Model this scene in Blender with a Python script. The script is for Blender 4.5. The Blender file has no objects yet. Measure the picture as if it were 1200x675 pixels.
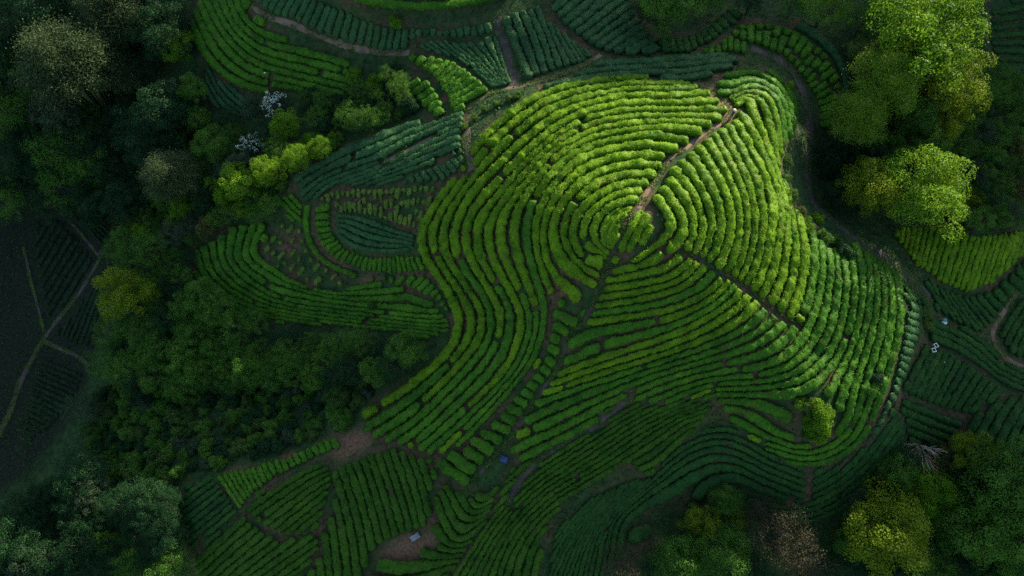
import bpy, math, random
import numpy as np
from mathutils import Vector

random.seed(11)
RNG = np.random.default_rng(11)
R = math.radians
scene = bpy.context.scene
COL = scene.collection

# ------------------------------------------------------------------ camera, light, exposure
TILT = R(22.0)            # 22 degrees off straight down
HFOV = R(65.0)
CAM = np.array([0.0, -41.0, 122.0])
cd = bpy.data.cameras.new('drone_camera')
cd.sensor_fit = 'HORIZONTAL'; cd.angle = HFOV; cd.clip_start = 1.0; cd.clip_end = 2000.0
cam = bpy.data.objects.new('drone_camera', cd); COL.objects.link(cam)
cam.location = CAM; cam.rotation_euler = (TILT, 0, 0)
scene.camera = cam

SUN_AZ = R(38.0)          # clockwise from the top of the picture
SUN_EL = R(16.0)
sd = Vector((math.sin(SUN_AZ) * math.cos(SUN_EL), math.cos(SUN_AZ) * math.cos(SUN_EL), math.sin(SUN_EL)))
world = bpy.data.worlds.new('World'); scene.world = world; world.use_nodes = True
nt = world.node_tree; nt.nodes.clear()
wo = nt.nodes.new('ShaderNodeOutputWorld'); bg = nt.nodes.new('ShaderNodeBackground'); sky = nt.nodes.new('ShaderNodeTexSky')
sky.sky_type = 'NISHITA'; sky.sun_disc = False; sky.sun_elevation = SUN_EL; sky.sun_rotation = SUN_AZ
bg.inputs['Strength'].default_value = 0.11
nt.links.new(sky.outputs[0], bg.inputs['Color']); nt.links.new(bg.outputs[0], wo.inputs['Surface'])
sl = bpy.data.lights.new('sun', 'SUN'); sl.energy = 4.6; sl.angle = R(0.5); sl.color = (1.0, 0.88, 0.68)
so = bpy.data.objects.new('sun', sl); COL.objects.link(so)
so.rotation_euler = (-sd).to_track_quat('-Z', 'Y').to_euler()
scene.view_settings.view_transform = 'Standard'; scene.view_settings.look = 'None'
scene.view_settings.gamma = 1.0; scene.view_settings.use_curve_mapping = False
scene.view_settings.exposure = 1.88
scene.cycles.max_bounces = 5; scene.cycles.diffuse_bounces = 2; scene.cycles.transmission_bounces = 3
scene.cycles.glossy_bounces = 1
scene.cycles.use_denoising = False        # keep the leaf grain; daylight is clean enough without it

# ------------------------------------------------------------------ helpers
def rays(px, py):
    px = np.asarray(px, float); py = np.asarray(py, float)
    t = math.tan(HFOV / 2) / 600.0
    x = (px - 600.0) * t; y = (337.5 - py) * t; z = -np.ones_like(x)
    c, s = math.cos(TILT), math.sin(TILT)
    return np.stack([x, y * c - z * s, y * s + z * c], -1)

def on_plane(px, py, z):
    d = rays(px, py); t = (z - CAM[2]) / d[..., 2]
    return CAM + d * t[..., None]

def tps(r2):
    return np.where(r2 > 1e-12, 0.5 * r2 * np.log(np.maximum(r2, 1e-12)), 0.0)

class RBF:
    def __init__(self, P, v, scale, smooth=1e-3):
        P = np.asarray(P, float) / scale; n = len(P); self.s = scale; self.P = P
        A = np.zeros((n + 3, n + 3))
        A[:n, :n] = tps(((P[:, None] - P[None]) ** 2).sum(-1)) + np.eye(n) * smooth
        A[:n, n] = 1; A[:n, n + 1:] = P; A[n, :n] = 1; A[n + 1:, :n] = P.T
        self.w = np.linalg.lstsq(A, np.concatenate([v, [0, 0, 0]]), rcond=None)[0]
    def __call__(self, Q):
        Q = np.asarray(Q, float) / self.s; sh = Q.shape[:-1]; Q = Q.reshape(-1, 2); out = np.empty(len(Q))
        for i in range(0, len(Q), 20000):
            q = Q[i:i + 20000]
            out[i:i + 20000] = tps(((q[:, None] - self.P[None]) ** 2).sum(-1)) @ self.w[:-3] + self.w[-3] + q @ self.w[-2:]
        return out.reshape(sh)

def hash3(i, j, k):
    n = (i.astype(np.int64) * 374761393 + j.astype(np.int64) * 668265263 + k.astype(np.int64) * 2147483647 // 7) & 0xffffffff
    n = ((n ^ (n >> 13)) * 1274126177) & 0xffffffff
    return ((n ^ (n >> 16)) & 0xffff) / 65535.0

def vnoise(P, f):
    """Value noise in 0..1 at points P with frequency f."""
    Q = np.asarray(P, float) * f
    if Q.shape[-1] == 2: Q = np.concatenate([Q, np.zeros(Q.shape[:-1] + (1,))], -1)
    i = np.floor(Q).astype(np.int64); u = Q - i; u = u * u * (3 - 2 * u); r = 0
    for a in (0, 1):
        for b in (0, 1):
            for c in (0, 1):
                w = (u[..., 0] if a else 1 - u[..., 0]) * (u[..., 1] if b else 1 - u[..., 1]) * (u[..., 2] if c else 1 - u[..., 2])
                r = r + w * hash3(i[..., 0] + a, i[..., 1] + b, i[..., 2] + c)
    return r

def inside(poly, P):
    P = np.asarray(P, float); x, y = P[..., 0], P[..., 1]; r = np.zeros(x.shape, bool); n = len(poly)
    for i in range(n):
        x0, y0 = poly[i]; x1, y1 = poly[(i + 1) % n]
        if y0 == y1: continue
        r ^= ((y0 > y) != (y1 > y)) & (x < (x1 - x0) * (y - y0) / (y1 - y0) + x0)
    return r

def seg_dist(line, P):
    P = np.asarray(P, float); best = np.full(P.shape[:-1], 1e9)
    for a, b in zip(line[:-1], line[1:]):
        a = np.array(a, float); b = np.array(b, float); d = b - a
        t = np.clip(((P - a) @ d) / max(d @ d, 1e-9), 0, 1)
        best = np.minimum(best, np.linalg.norm(P - (a + t[..., None] * d), axis=-1))
    return best

def resample(L, step):
    L = np.asarray(L, float); s = np.concatenate([[0], np.cumsum(np.linalg.norm(np.diff(L, axis=0), axis=1))])
    n = max(2, int(round(s[-1] / step)) + 1); t = np.linspace(0, s[-1], n)
    return np.stack([np.interp(t, s, L[:, k]) for k in range(L.shape[1])], -1)

def smooth_line(L, step, it=2):
    L = np.asarray(L, float)
    for _ in range(it):
        q = np.empty((2 * len(L), L.shape[1])); q[0] = L[0]; q[-1] = L[-1]
        q[1:-1:2] = L[:-1] * .75 + L[1:] * .25; q[2:-1:2] = L[:-1] * .25 + L[1:] * .75
        L = q
    return resample(L, step)

def mesh_obj(name, V, quads=None, tris=None, mats=(), parent=None, mat_idx=None, smooth=True, link=True):
    me = bpy.data.meshes.new(name)
    V = np.asarray(V, np.float32); nq = 0 if quads is None else len(quads); ntr = 0 if tris is None else len(tris)
    me.vertices.add(len(V)); me.vertices.foreach_set('co', V.ravel())
    idx = np.concatenate([np.asarray(quads, np.int32).ravel() if nq else np.zeros(0, np.int32), np.asarray(tris, np.int32).ravel() if ntr else np.zeros(0, np.int32)])
    me.loops.add(len(idx)); me.loops.foreach_set('vertex_index', idx)
    me.polygons.add(nq + ntr)
    st = np.concatenate([np.arange(nq) * 4, nq * 4 + np.arange(ntr) * 3]).astype(np.int32)
    me.polygons.foreach_set('loop_start', st)
    if mat_idx is not None: me.polygons.foreach_set('material_index', np.asarray(mat_idx, np.int32))
    me.polygons.foreach_set('use_smooth', np.full(nq + ntr, smooth))
    for m in mats: me.materials.append(m)
    me.update(calc_edges=True)
    o = bpy.data.objects.new(name, me)
    if link: COL.objects.link(o)
    if parent is not None: o.parent = parent
    return o

def tag(o, label=None, cat=None, group=None, kind=None):
    if label: o['label'] = label
    if cat: o['category'] = cat
    if group: o['group'] = group
    if kind: o['kind'] = kind
    return o

def thing(name, loc, label, cat, group=None, rz=0.0):
    o = bpy.data.objects.new(name, None); COL.objects.link(o); o.location = loc; o.rotation_euler.z = rz
    o.empty_display_size = .3
    return tag(o, label, cat, group)

def cards(C, N, size, aspect=1.0):
    """One small leaf quad at every point of C facing N, pushed into random roll."""
    n = len(C); N = N / np.maximum(np.linalg.norm(N, axis=1, keepdims=True), 1e-6)
    a = RNG.normal(size=(n, 3)); a -= (a * N).sum(1, keepdims=True) * N; a /= np.maximum(np.linalg.norm(a, axis=1, keepdims=True), 1e-6)
    b = np.cross(N, a); s = np.asarray(size).reshape(-1, 1) * np.ones((n, 1)) * .5
    a = a * s; b = b * s * aspect
    V = np.stack([C - a, C - b, C + a, C + b], 1).reshape(-1, 3)      # a diamond leaf
    return V, np.arange(n * 4).reshape(-1, 4)

def tube(L, rad, seg=6):
    L = np.asarray(L, float); n = len(L); T = np.gradient(L, axis=0); T /= np.maximum(np.linalg.norm(T, axis=1, keepdims=True), 1e-9)
    ref = np.where(np.abs(T[:, 2:3]) > .9, np.array([[1., 0, 0]]), np.array([[0, 0, 1.]]))
    A = np.cross(T, ref); A /= np.linalg.norm(A, axis=1, keepdims=True); B = np.cross(T, A)
    th = np.linspace(0, 2 * np.pi, seg, endpoint=False); rad = np.broadcast_to(np.asarray(rad, float), (n,))
    V = L[:, None] + rad[:, None, None] * (A[:, None] * np.cos(th)[None, :, None] + B[:, None] * np.sin(th)[None, :, None])
    V = np.concatenate([V.reshape(-1, 3), L[:1], L[-1:]])
    i = np.arange(n - 1)[:, None] * seg; j = np.arange(seg)[None]; k = (j + 1) % seg
    Q = np.stack([i + j, i + k, i + seg + k, i + seg + j], -1).reshape(-1, 4)
    jj = np.arange(seg); kk = (jj + 1) % seg; e = (n - 1) * seg
    T3 = np.concatenate([np.stack([np.full(seg, n * seg), kk, jj], -1), np.stack([np.full(seg, n * seg + 1), e + jj, e + kk], -1)])
    return V, Q, T3

class MB:
    def __init__(s): s.V = []; s.Q = []; s.T = []; s.n = 0
    def add(s, V, Q=None, T=None):
        V = np.asarray(V, float)
        s.V.append(V)
        if Q is not None and len(Q): s.Q.append(np.asarray(Q) + s.n)
        if T is not None and len(T): s.T.append(np.asarray(T) + s.n)
        s.n += len(V); return s
    def box(s, c, d, rz=0.0):
        x, y, z = [k / 2 for k in d]
        V = np.array([[-x, -y, -z], [x, -y, -z], [x, y, -z], [-x, y, -z], [-x, -y, z], [x, -y, z], [x, y, z], [-x, y, z]])
        co, si = math.cos(rz), math.sin(rz)
        V = V @ np.array([[co, si, 0], [-si, co, 0], [0, 0, 1]]) + np.array(c)
        return s.add(V, [[3, 2, 1, 0], [4, 5, 6, 7], [0, 1, 5, 4], [1, 2, 6, 5], [2, 3, 7, 6], [3, 0, 4, 7]])
    def build(s, name, mats, parent=None, smooth=True, link=True):
        return mesh_obj(name, np.concatenate(s.V), np.concatenate(s.Q) if s.Q else None, np.concatenate(s.T) if s.T else None, mats, parent, None, smooth, link)

# ------------------------------------------------------------------ materials
def leaf_mat(name, dark, light, trans=0.25, f=0.35, young=None, rough=0.55, worn=None):
    """Foliage: colour varies from leaf to leaf and in patches; part of the light passes through."""
    m = bpy.data.materials.new(name); m.use_nodes = True; t = m.node_tree; n = t.nodes; n.clear(); L = t.links.new
    out = n.new('ShaderNodeOutputMaterial'); geo = n.new('ShaderNodeNewGeometry'); oi = n.new('ShaderNodeObjectInfo')
    tc = n.new('ShaderNodeTexCoord')
    nz = n.new('ShaderNodeTexNoise'); nz.inputs['Scale'].default_value = f; nz.inputs['Detail'].default_value = 4
    add = n.new('ShaderNodeVectorMath'); add.operation = 'ADD'
    cmb = n.new('ShaderNodeVectorMath'); cmb.operation = 'SCALE'; cmb.inputs['Scale'].default_value = 37.0
    L(oi.outputs['Location'], cmb.inputs[0]); L(geo.outputs['Position'], add.inputs[0]); add.inputs[1].default_value = (5, 3, 1)
    L(add.outputs[0], nz.inputs['Vector'])
    mx = n.new('ShaderNodeMath'); mx.operation = 'MULTIPLY_ADD'; mx.inputs[1].default_value = 0.3
    L(geo.outputs['Random Per Island'], mx.inputs[0])
    n2 = n.new('ShaderNodeMath'); n2.operation = 'MULTIPLY_ADD'; n2.inputs[1].default_value = 1.1; n2.inputs[2].default_value = -0.22
    L(nz.outputs['Fac'], n2.inputs[0]); L(n2.outputs[0], mx.inputs[2])
    n3 = n.new('ShaderNodeMath'); n3.operation = 'MULTIPLY_ADD'; n3.inputs[1].default_value = 0.24; n3.inputs[2].default_value = -0.12
    nq = n.new('ShaderNodeTexNoise'); nq.inputs['Scale'].default_value = 1.1; nq.inputs['Detail'].default_value = 3; L(geo.outputs['Position'], nq.inputs['Vector'])
    nv = n.new('ShaderNodeMath'); nv.operation = 'MULTIPLY_ADD'; nv.inputs[1].default_value = .9; nv.inputs[2].default_value = -.45; L(nq.outputs['Fac'], nv.inputs[0])
    nw = n.new('ShaderNodeMath'); nw.operation = 'ADD'; L(nv.outputs[0], nw.inputs[0]); L(oi.outputs['Random'], n3.inputs[0]); L(n3.outputs[0], nw.inputs[1])
    n4 = n.new('ShaderNodeMath'); n4.operation = 'ADD'; n4.use_clamp = True
    L(mx.outputs[0], n4.inputs[0]); L(nw.outputs[0], n4.inputs[1])
    cr = n.new('ShaderNodeValToRGB'); e = cr.color_ramp.elements
    e[0].position = 0.1; e[0].color = (*dark, 1); e[1].position = 0.85; e[1].color = (*light, 1)
    if young:
        k = cr.color_ramp.elements.new(0.99); k.color = (*young, 1)
    L(n4.outputs[0], cr.inputs[0])
    p = n.new('ShaderNodeBsdfPrincipled'); p.inputs['Roughness'].default_value = rough
    p.inputs['Specular IOR Level'].default_value = 0.06
    if worn:
        wn = n.new('ShaderNodeTexNoise'); wn.inputs['Scale'].default_value = .55; wn.inputs['Detail'].default_value = 6; wn.inputs['Roughness'].default_value = .7; L(geo.outputs['Position'], wn.inputs['Vector'])
        wr = n.new('ShaderNodeValToRGB'); wr.color_ramp.elements[0].position = .54; wr.color_ramp.elements[0].color = (0, 0, 0, 1); wr.color_ramp.elements[1].position = .68; wr.color_ramp.elements[1].color = (.75, .75, .75, 1); L(wn.outputs['Fac'], wr.inputs[0])
        wm = n.new('ShaderNodeMix'); wm.data_type = 'RGBA'; L(wr.outputs[0], wm.inputs[0]); L(cr.outputs[0], wm.inputs[6]); wm.inputs[7].default_value = (*worn, 1); cr = type('o', (), {'outputs': [wm.outputs[2]]})
    L(cr.outputs[0], p.inputs['Base Color'])
    tr = n.new('ShaderNodeBsdfTranslucent'); hs = n.new('ShaderNodeHueSaturation'); hs.inputs['Hue'].default_value = 0.485; hs.inputs['Value'].default_value = 1.25
    L(cr.outputs[0], hs.inputs['Color']); L(hs.outputs[0], tr.inputs['Color'])
    ms = n.new('ShaderNodeMixShader'); ms.inputs[0].default_value = trans
    L(p.outputs[0], ms.inputs[1]); L(tr.outputs[0], ms.inputs[2]); L(ms.outputs[0], out.inputs['Surface'])
    return m

def plain_mat(name, c1, c2, f=3.0, rough=0.9, bump=0.0, spec=0.2):
    m = bpy.data.materials.new(name); m.use_nodes = True; t = m.node_tree; n = t.nodes; L = t.links.new
    p = n['Principled BSDF']; p.inputs['Roughness'].default_value = rough; p.inputs['Specular IOR Level'].default_value = spec
    g = n.new('ShaderNodeNewGeometry'); nz = n.new('ShaderNodeTexNoise'); nz.inputs['Scale'].default_value = f; nz.inputs['Detail'].default_value = 5
    L(g.outputs['Position'], nz.inputs['Vector'])
    cr = n.new('ShaderNodeValToRGB'); e = cr.color_ramp.elements; e[0].position = .3; e[0].color = (*c1, 1); e[1].position = .7; e[1].color = (*c2, 1)
    L(nz.outputs['Fac'], cr.inputs[0]); L(cr.outputs[0], p.inputs['Base Color'])
    if bump:
        b = n.new('ShaderNodeBump'); b.inputs['Strength'].default_value = bump; b.inputs['Distance'].default_value = .2
        L(nz.outputs['Fac'], b.inputs['Height']); L(b.outputs[0], p.inputs['Normal'])
    return m

M = {}
M['fresh'] = leaf_mat('tea_fresh', (0.030, 0.092, 0.004), (0.125, 0.235, 0.008), .22, .45, (0.20, 0.30, 0.018), worn=(0.085, 0.105, 0.012))
M['tea'] = leaf_mat('tea_mature', (0.016, 0.070, 0.006), (0.060, 0.165, 0.010), .2, .4, (0.11, 0.21, 0.02), worn=(0.050, 0.066, 0.012))
M['tea_shaded'] = leaf_mat('tea_mature_shaded', (0.012, 0.048, 0.004), (0.042, 0.108, 0.009), .18, .4, worn=(0.036, 0.050, 0.012))  # darker copy of the mature leaf, shade of the bottom beds put into colour
M['valley'] = leaf_mat('valley_crop_shaded', (0.005, 0.014, 0.006), (0.012, 0.032, 0.010), .1, .5)  # near-black crop leaf, the valley's shade is in its colour
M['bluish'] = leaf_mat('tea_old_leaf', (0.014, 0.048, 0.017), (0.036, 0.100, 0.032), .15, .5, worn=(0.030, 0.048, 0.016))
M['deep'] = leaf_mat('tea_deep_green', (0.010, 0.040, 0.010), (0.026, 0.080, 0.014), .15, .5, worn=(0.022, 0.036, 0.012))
M['weedy'] = leaf_mat('tea_weedy', (0.030, 0.072, 0.012), (0.105, 0.165, 0.026), .2, .9)
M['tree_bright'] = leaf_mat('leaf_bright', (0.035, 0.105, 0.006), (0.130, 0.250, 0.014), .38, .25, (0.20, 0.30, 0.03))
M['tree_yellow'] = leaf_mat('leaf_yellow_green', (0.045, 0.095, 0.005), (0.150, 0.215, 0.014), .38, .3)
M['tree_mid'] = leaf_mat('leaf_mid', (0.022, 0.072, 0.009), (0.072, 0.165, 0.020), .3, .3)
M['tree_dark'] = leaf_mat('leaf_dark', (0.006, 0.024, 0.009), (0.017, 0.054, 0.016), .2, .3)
M['tree_grey'] = leaf_mat('leaf_grey_green', (0.016, 0.032, 0.016), (0.046, 0.078, 0.036), .2, .3)
M['tree_olive'] = leaf_mat('leaf_olive', (0.040, 0.050, 0.014), (0.105, 0.115, 0.030), .3, .4)
M['bamboo'] = leaf_mat('leaf_bamboo', (0.055, 0.125, 0.008), (0.165, 0.275, 0.022), .4, .3)
M['plume_grey'] = leaf_mat('leaf_plume', (0.018, 0.038, 0.014), (0.058, 0.088, 0.032), .25, .3)
M['brown_twig'] = leaf_mat('twig_brown', (0.022, 0.022, 0.011), (0.052, 0.047, 0.024), .15, .5)
M['blossom'] = leaf_mat('blossom_white', (0.26, 0.33, 0.25), (0.52, 0.58, 0.48), .2, 1.0)
M['under'] = leaf_mat('undergrowth_leaf', (0.008, 0.030, 0.010), (0.030, 0.080, 0.020), .2, .12)
M['weed'] = leaf_mat('weed_leaf', (0.030, 0.072, 0.012), (0.10, 0.165, 0.03), .25, .3)
M['weedbush'] = leaf_mat('scrub_leaf', (0.020, 0.055, 0.010), (0.060, 0.110, 0.022), .25, .3)
M['bark'] = plain_mat('bark', (0.035, 0.03, 0.022), (0.09, 0.075, 0.056), 4, .9, .5)
M['dead'] = plain_mat('dead_wood', (0.16, 0.13, 0.10), (0.36, 0.30, 0.23), 3, .8)
M['rust'] = plain_mat('dead_foliage', (0.14, 0.06, 0.02), (0.26, 0.12, 0.04), 3, .9)
M['path'] = plain_mat('trodden_earth', (0.075, 0.050, 0.033), (0.150, 0.104, 0.072), .8, .95, .4)
M['pathdark'] = plain_mat('trodden_dark_earth', (0.030, 0.024, 0.020), (0.070, 0.056, 0.046), .8, .95, .4)  # darker earth colour, used on part of the paths
M['white'] = plain_mat('white_paint', (.50, .52, .50), (.70, .71, .69), 2, .5)
M['teal'] = plain_mat('teal_sheet', (.05, .22, .20), (.09, .32, .29), 2, .5)
M['blue'] = plain_mat('blue_sheet', (.012, .03, .085), (.02, .05, .13), 2, .4)
M['concrete'] = plain_mat('concrete', (.08, .085, .09), (.24, .25, .26), 3, .85, .3)
M['trunkgreen'] = plain_mat('bamboo_cane', (.06, .09, .03), (.13, .16, .06), 2, .5)
M['cloth'] = plain_mat('dark_cloth', (.02, .022, .035), (.04, .042, .06), 4, .9)
M['straw'] = plain_mat('straw', (.40, .33, .20), (.55, .47, .30), 9, .9)
M['skin'] = plain_mat('skin', (.35, .21, .14), (.42, .26, .18), 5, .6)

# ------------------------------------------------------------------ terrain from spot heights (pixel of the photo, metres)
H = [(745,262,30),(745,200,28),(745,140,25.5),(850,110,24),(905,95,22),(922,140,20.5),(900,200,24),(860,250,27),(920,260,22),(660,160,25),(600,200,23),
(560,180,21),(550,230,20),(500,260,16),(620,270,25),(660,330,25),(600,340,19),(540,370,14),(700,380,22),(640,450,17),(560,500,12),(560,570,9),(500,560,8),
(800,350,24),(860,400,19),(780,430,19),(700,500,14),(950,330,17.5),(1000,330,15.8),(1050,350,14.5),(960,420,15),(1010,450,13),(960,485,14),(900,480,13),(850,520,9),
(800,500,11),(750,560,8),(845,590,3),(700,620,6),(620,640,7),(550,650,6),(930,570,6),(1000,540,6),(1040,490,10.5),(980,620,0),(900,640,0),(800,660,0),
(470,240,14),(420,265,11),(365,265,7.5),(400,315,6),(450,330,8),(350,300,5),(310,270,3),(290,310,1.5),(330,350,2),(400,350,4.5),(230,320,-3),(260,360,-3),
(180,300,-6),(145,345,-8),(220,400,-6),(300,400,-2),(400,400,4),(450,400,7),(480,440,9),(420,470,5),(350,480,1),(250,480,-4),(150,490,-8),(300,560,3),(220,590,0),
(250,650,-1),(350,600,4),(450,580,6),(400,650,2),(480,630,4.5),(190,620,-5),(100,600,-12),(20,640,-14),(60,520,-16),
(40,300,-16),(100,280,-14),(60,400,-17),(110,420,-15),(20,450,-17),(0,250,-14),
(100,60,-6),(20,30,-4),(100,200,-12),(180,80,-5),(180,180,-8),(230,60,2),(220,120,0),(230,200,-3),(290,210,3),(320,130,4),(280,150,2),(350,180,8),(345,210,9),
(250,10,6),(290,50,8),(310,90,6),(270,110,3),(340,60,10),(400,90,10),(400,40,12),(350,10,13),(450,50,13.5),(540,50,15),(450,15,17),(550,15,17),(630,0,18),(420,0,19),
(590,100,18.5),(620,60,18),(690,65,19),(640,20,18),(700,20,18),(760,50,17.5),(700,80,20.5),(800,80,21),(630,105,21),(560,130,18.5),(480,90,14),(510,120,14),(470,130,12),
(410,120,9),(450,165,13),(520,165,17),(430,200,12),(380,215,9),(400,170,10),
(850,68,18),(900,68,16.5),(935,100,14.5),(945,150,13),(945,200,12.5),(950,240,12.5),(990,265,12),(1040,290,11),(1075,330,9.5),(860,40,17.5),(930,50,16),(965,90,14.5),
(970,130,13.5),(985,150,12.5),(1000,100,13),(1050,60,12),(1080,150,10),(1040,200,9),(1085,260,8.5),(1120,290,10),(1170,280,10),(1120,340,6),(1190,330,4),(1150,370,4),
(1180,160,4),(1140,220,6),(1180,30,0),(1160,80,1),(1200,250,7),(1100,390,7.5),(1140,400,6),(1180,440,3),(1120,450,5),(1070,430,10.5),(1080,500,3),(1150,500,2),(1190,480,2),
(1100,570,-2),(1040,610,-3),(1160,620,-4),(1020,560,2),(800,10,15),(900,10,13),(1000,10,12),(785,40,16.5),
(600,-150,20),(200,-150,5),(1000,-150,8),(-150,100,-8),(-200,400,-16),(-100,700,-14),(300,800,-6),(700,800,-2),(1100,800,-8),(1350,500,-2),(1350,200,0),(1350,-100,0),(-150,-150,0)]
H = np.array(H, float)
W = on_plane(H[:, 0], H[:, 1], H[:, 2])
rb = RBF(W[:, :2], H[:, 2], 50.0, 2e-3)
GX0, GY0, GS, GN, GM = -170.0, -125.0, 0.7, 486, 400
gx = GX0 + np.arange(GN) * GS; gy = GY0 + np.arange(GM) * GS
GXX, GYY = np.meshgrid(gx, gy)
GP = np.stack([GXX, GYY], -1)
GZ = np.clip(rb(GP), -24, 34)
GZ += (vnoise(GP, .16) - .5) * .5 + (vnoise(GP, .6) - .5) * .22

def hgt(x, y):
    u = np.clip((np.asarray(x) - GX0) / GS, 0, GN - 1.001); v = np.clip((np.asarray(y) - GY0) / GS, 0, GM - 1.001)
    i = u.astype(int); j = v.astype(int); a = u - i; b = v - j
    return (GZ[j, i] * (1 - a) * (1 - b) + GZ[j, i + 1] * a * (1 - b) + GZ[j + 1, i] * (1 - a) * b + GZ[j + 1, i + 1] * a * b)

def ground(px, py, off=0.0):
    """The point of the terrain (raised by off) that a pixel of the photo shows."""
    d = rays(px, py); off = np.asarray(off, float)
    lo = np.full(d.shape[:-1], 60.0); found = np.zeros(lo.shape, bool); t0 = lo.copy(); t1 = lo.copy()
    for t in np.arange(60.0, 260.0, 2.0):
        p = CAM + d * t; under = (p[..., 2] <= hgt(p[..., 0], p[..., 1]) + off) & ~found
        t1 = np.where(under, t, t1); t0 = np.where(under, t - 2.0, t0); found |= under
    t1 = np.where(found, t1, 200.0); t0 = np.where(found, t0, 199.0)
    for _ in range(14):
        tm = (t0 + t1) / 2; p = CAM + d * tm[..., None]; under = p[..., 2] <= hgt(p[..., 0], p[..., 1]) + off
        t1 = np.where(under, tm, t1); t0 = np.where(under, t0, tm)
    return CAM + d * ((t0 + t1) / 2)[..., None]

def project(P):
    P = np.asarray(P, float) - CAM; c, s = math.cos(TILT), math.sin(TILT)
    y = P[..., 1] * c + P[..., 2] * s; z = -P[..., 1] * s + P[..., 2] * c; t = math.tan(HFOV / 2) / 600.0
    return np.stack([600 + P[..., 0] / -z / t, 337.5 - y / -z / t], -1)

# ------------------------------------------------------------------ dirt paths (pixels of the photo; half width in metres)
MAINPATH = [(812,99),(832,106),(850,116),(860,132),(848,142),(838,149),(826,156),(812,166),(800,176),(784,184),(777,200),(760,222),(748,244),(732,266),(722,294),(712,312),(703,335),(694,360),(682,380),(666,398),(656,430),(634,460),(608,500),(588,528),(566,550),(552,566),(540,590)]
PATHS = [
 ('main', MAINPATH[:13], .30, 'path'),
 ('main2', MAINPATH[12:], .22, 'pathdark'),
 ('top', [(284,-14),(292,6),(306,17),(338,26),(370,42),(398,52),(424,58),(452,62),(480,62)], .42, 'path'),
 ('north', [(548,128),(570,110),(600,103),(632,96),(668,84),(690,74),(705,64)], .36, 'path'),
 ('strip', [(582,22),(588,45),(596,75),(604,100)], .8, 'pathdark'),
 ('west', [(548,150),(546,166),(549,186),(552,200)], .45, 'path'),
 ('slash', [(450,190),(478,176),(508,160)], .25, 'path'),
 ('ravine', [(880,56),(915,70),(938,95),(947,130),(948,165),(945,200),(950,235),(972,258),(1005,280),(1040,300),(1072,330),(1090,350)], .6, 'pathdark'),
 ('track', [(596,588),(614,556),(640,533),(668,515),(700,497),(726,478),(742,462)], .38, 'pathdark'),
 ('southbreak', [(790,292),(820,302),(842,318),(862,328),(880,342),(902,360),(922,374),(942,382)], .08, 'pathdark'),
 ('eastlane', [(1200,330),(1184,352),(1166,382),(1163,394),(1168,410),(1180,422),(1204,432)], .4, 'path'),
 ('valley', [(-6,520),(14,480),(22,450),(38,420),(52,396),(72,370),(96,340),(118,302),(140,264)], .35, 'pathdark'),
 ('valley2', [(52,400),(78,412),(102,424),(104,436)], .3, 'pathdark'),
 ('valley3', [(52,388),(42,350),(34,320),(28,290)], .2, 'pathdark'),
 ('valley4', [(66,244),(92,270),(116,300)], .2, 'pathdark'),
 ('spurlane', [(202,600),(200,640),(204,690)], .5, 'pathdark'),
]

# ------------------------------------------------------------------ tea fields: polygon, traced rows (index, pixels), leaf, wording
F = []
def field(key, poly, lines, mat, place, origin, lo=None, hi=None, step=1.0, phase=0.0, brk=45.0, gap=.06, fill=.84, hgt_=.9, bushy=0.0):
    F.append(dict(key=key, poly=poly, lines=lines, mat=mat, place=place, origin=origin, lo=lo, hi=hi, step=step, phase=phase, brk=brk, gap=gap, fill=fill, h=hgt_, bushy=bushy))

field('core', [(752,241),(762,248),(766,262),(757,280),(740,296),(725,297),(736,270)],
      [(0,[(758,240),(743,260),(733,278),(727,297)]),(1,[(768,253),(759,268),(750,281),(742,296)])], 'fresh', 'in the small core east of the path on the summit', 'the dirt path', phase=.0, step=.56, brk=400, gap=0, fill=.95, hgt_=.8)
field('core2', [(745,240),(736,254),(724,276),(719,295),(704,284),(704,266),(714,250),(728,242)],
      [(0,[(747,241),(728,245),(714,256),(708,270),(711,282),(719,291)]),(2,[(742,251),(732,262),(726,276),(722,289)])], 'fresh', 'in the small core west of the path on the summit', 'the dirt path', phase=.0, step=.56, brk=400, gap=0, fill=.95, hgt_=.8)
A_W = [(1,[(748,233),(726,236),(706,248),(696,262),(695,278),(706,292),(718,299)]),(2,[(758,223),(736,223),(714,230),(694,244),(684,260),(682,278),(686,288),(718,303)]),
 (3,[(765,212),(740,212),(716,216),(694,230),(676,244),(669,260),(668,280),(678,300),(696,312),(710,318)]),
 (4,[(772,200),(740,199),(704,206),(680,224),(664,242),(656,260),(656,280),(666,300),(680,314),(704,329)]),
 (5,[(778,189),(740,186),(700,195),(668,215),(650,240),(642,262),(641,280),(646,304),(658,322),(698,345)]),
 (7,[(806,168),(770,160),(740,162),(690,172),(660,190),(632,225),(618,262),(622,300),(632,330),(641,360),(636,395),(624,425),(600,455),(570,490),(545,515)]),
 (9,[(845,147),(800,140),(740,143),(700,149),(660,168),(640,182),(612,218),(590,250),(584,272),(588,300),(606,335),(622,370),(616,402),(602,432),(575,462),(545,490)]),
 (11,[(852,124),(800,126),(740,125),(700,131),(660,148),(620,180),(595,210),(562,248),(553,272),(557,300),(575,330),(594,362),(592,395),(578,425),(550,455),(515,488)]),
 (13,[(826,104),(780,108),(740,106),(700,113),(650,128),(608,158),(575,190),(540,232),(523,268),(526,300),(548,330),(568,362),(568,395),(550,420),(520,452),(485,485)]),
 (15,[(806,92),(740,91),(680,98),(630,112),(590,140),(560,170),(545,196),(510,240),(494,268),(496,296),(512,320),(530,348),(540,375),(535,400),(515,425),(485,450),(455,470),(420,492)])]
A_W = [(1 + (i_ - 1) * 1.14, L_) for i_, L_ in A_W]
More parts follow.
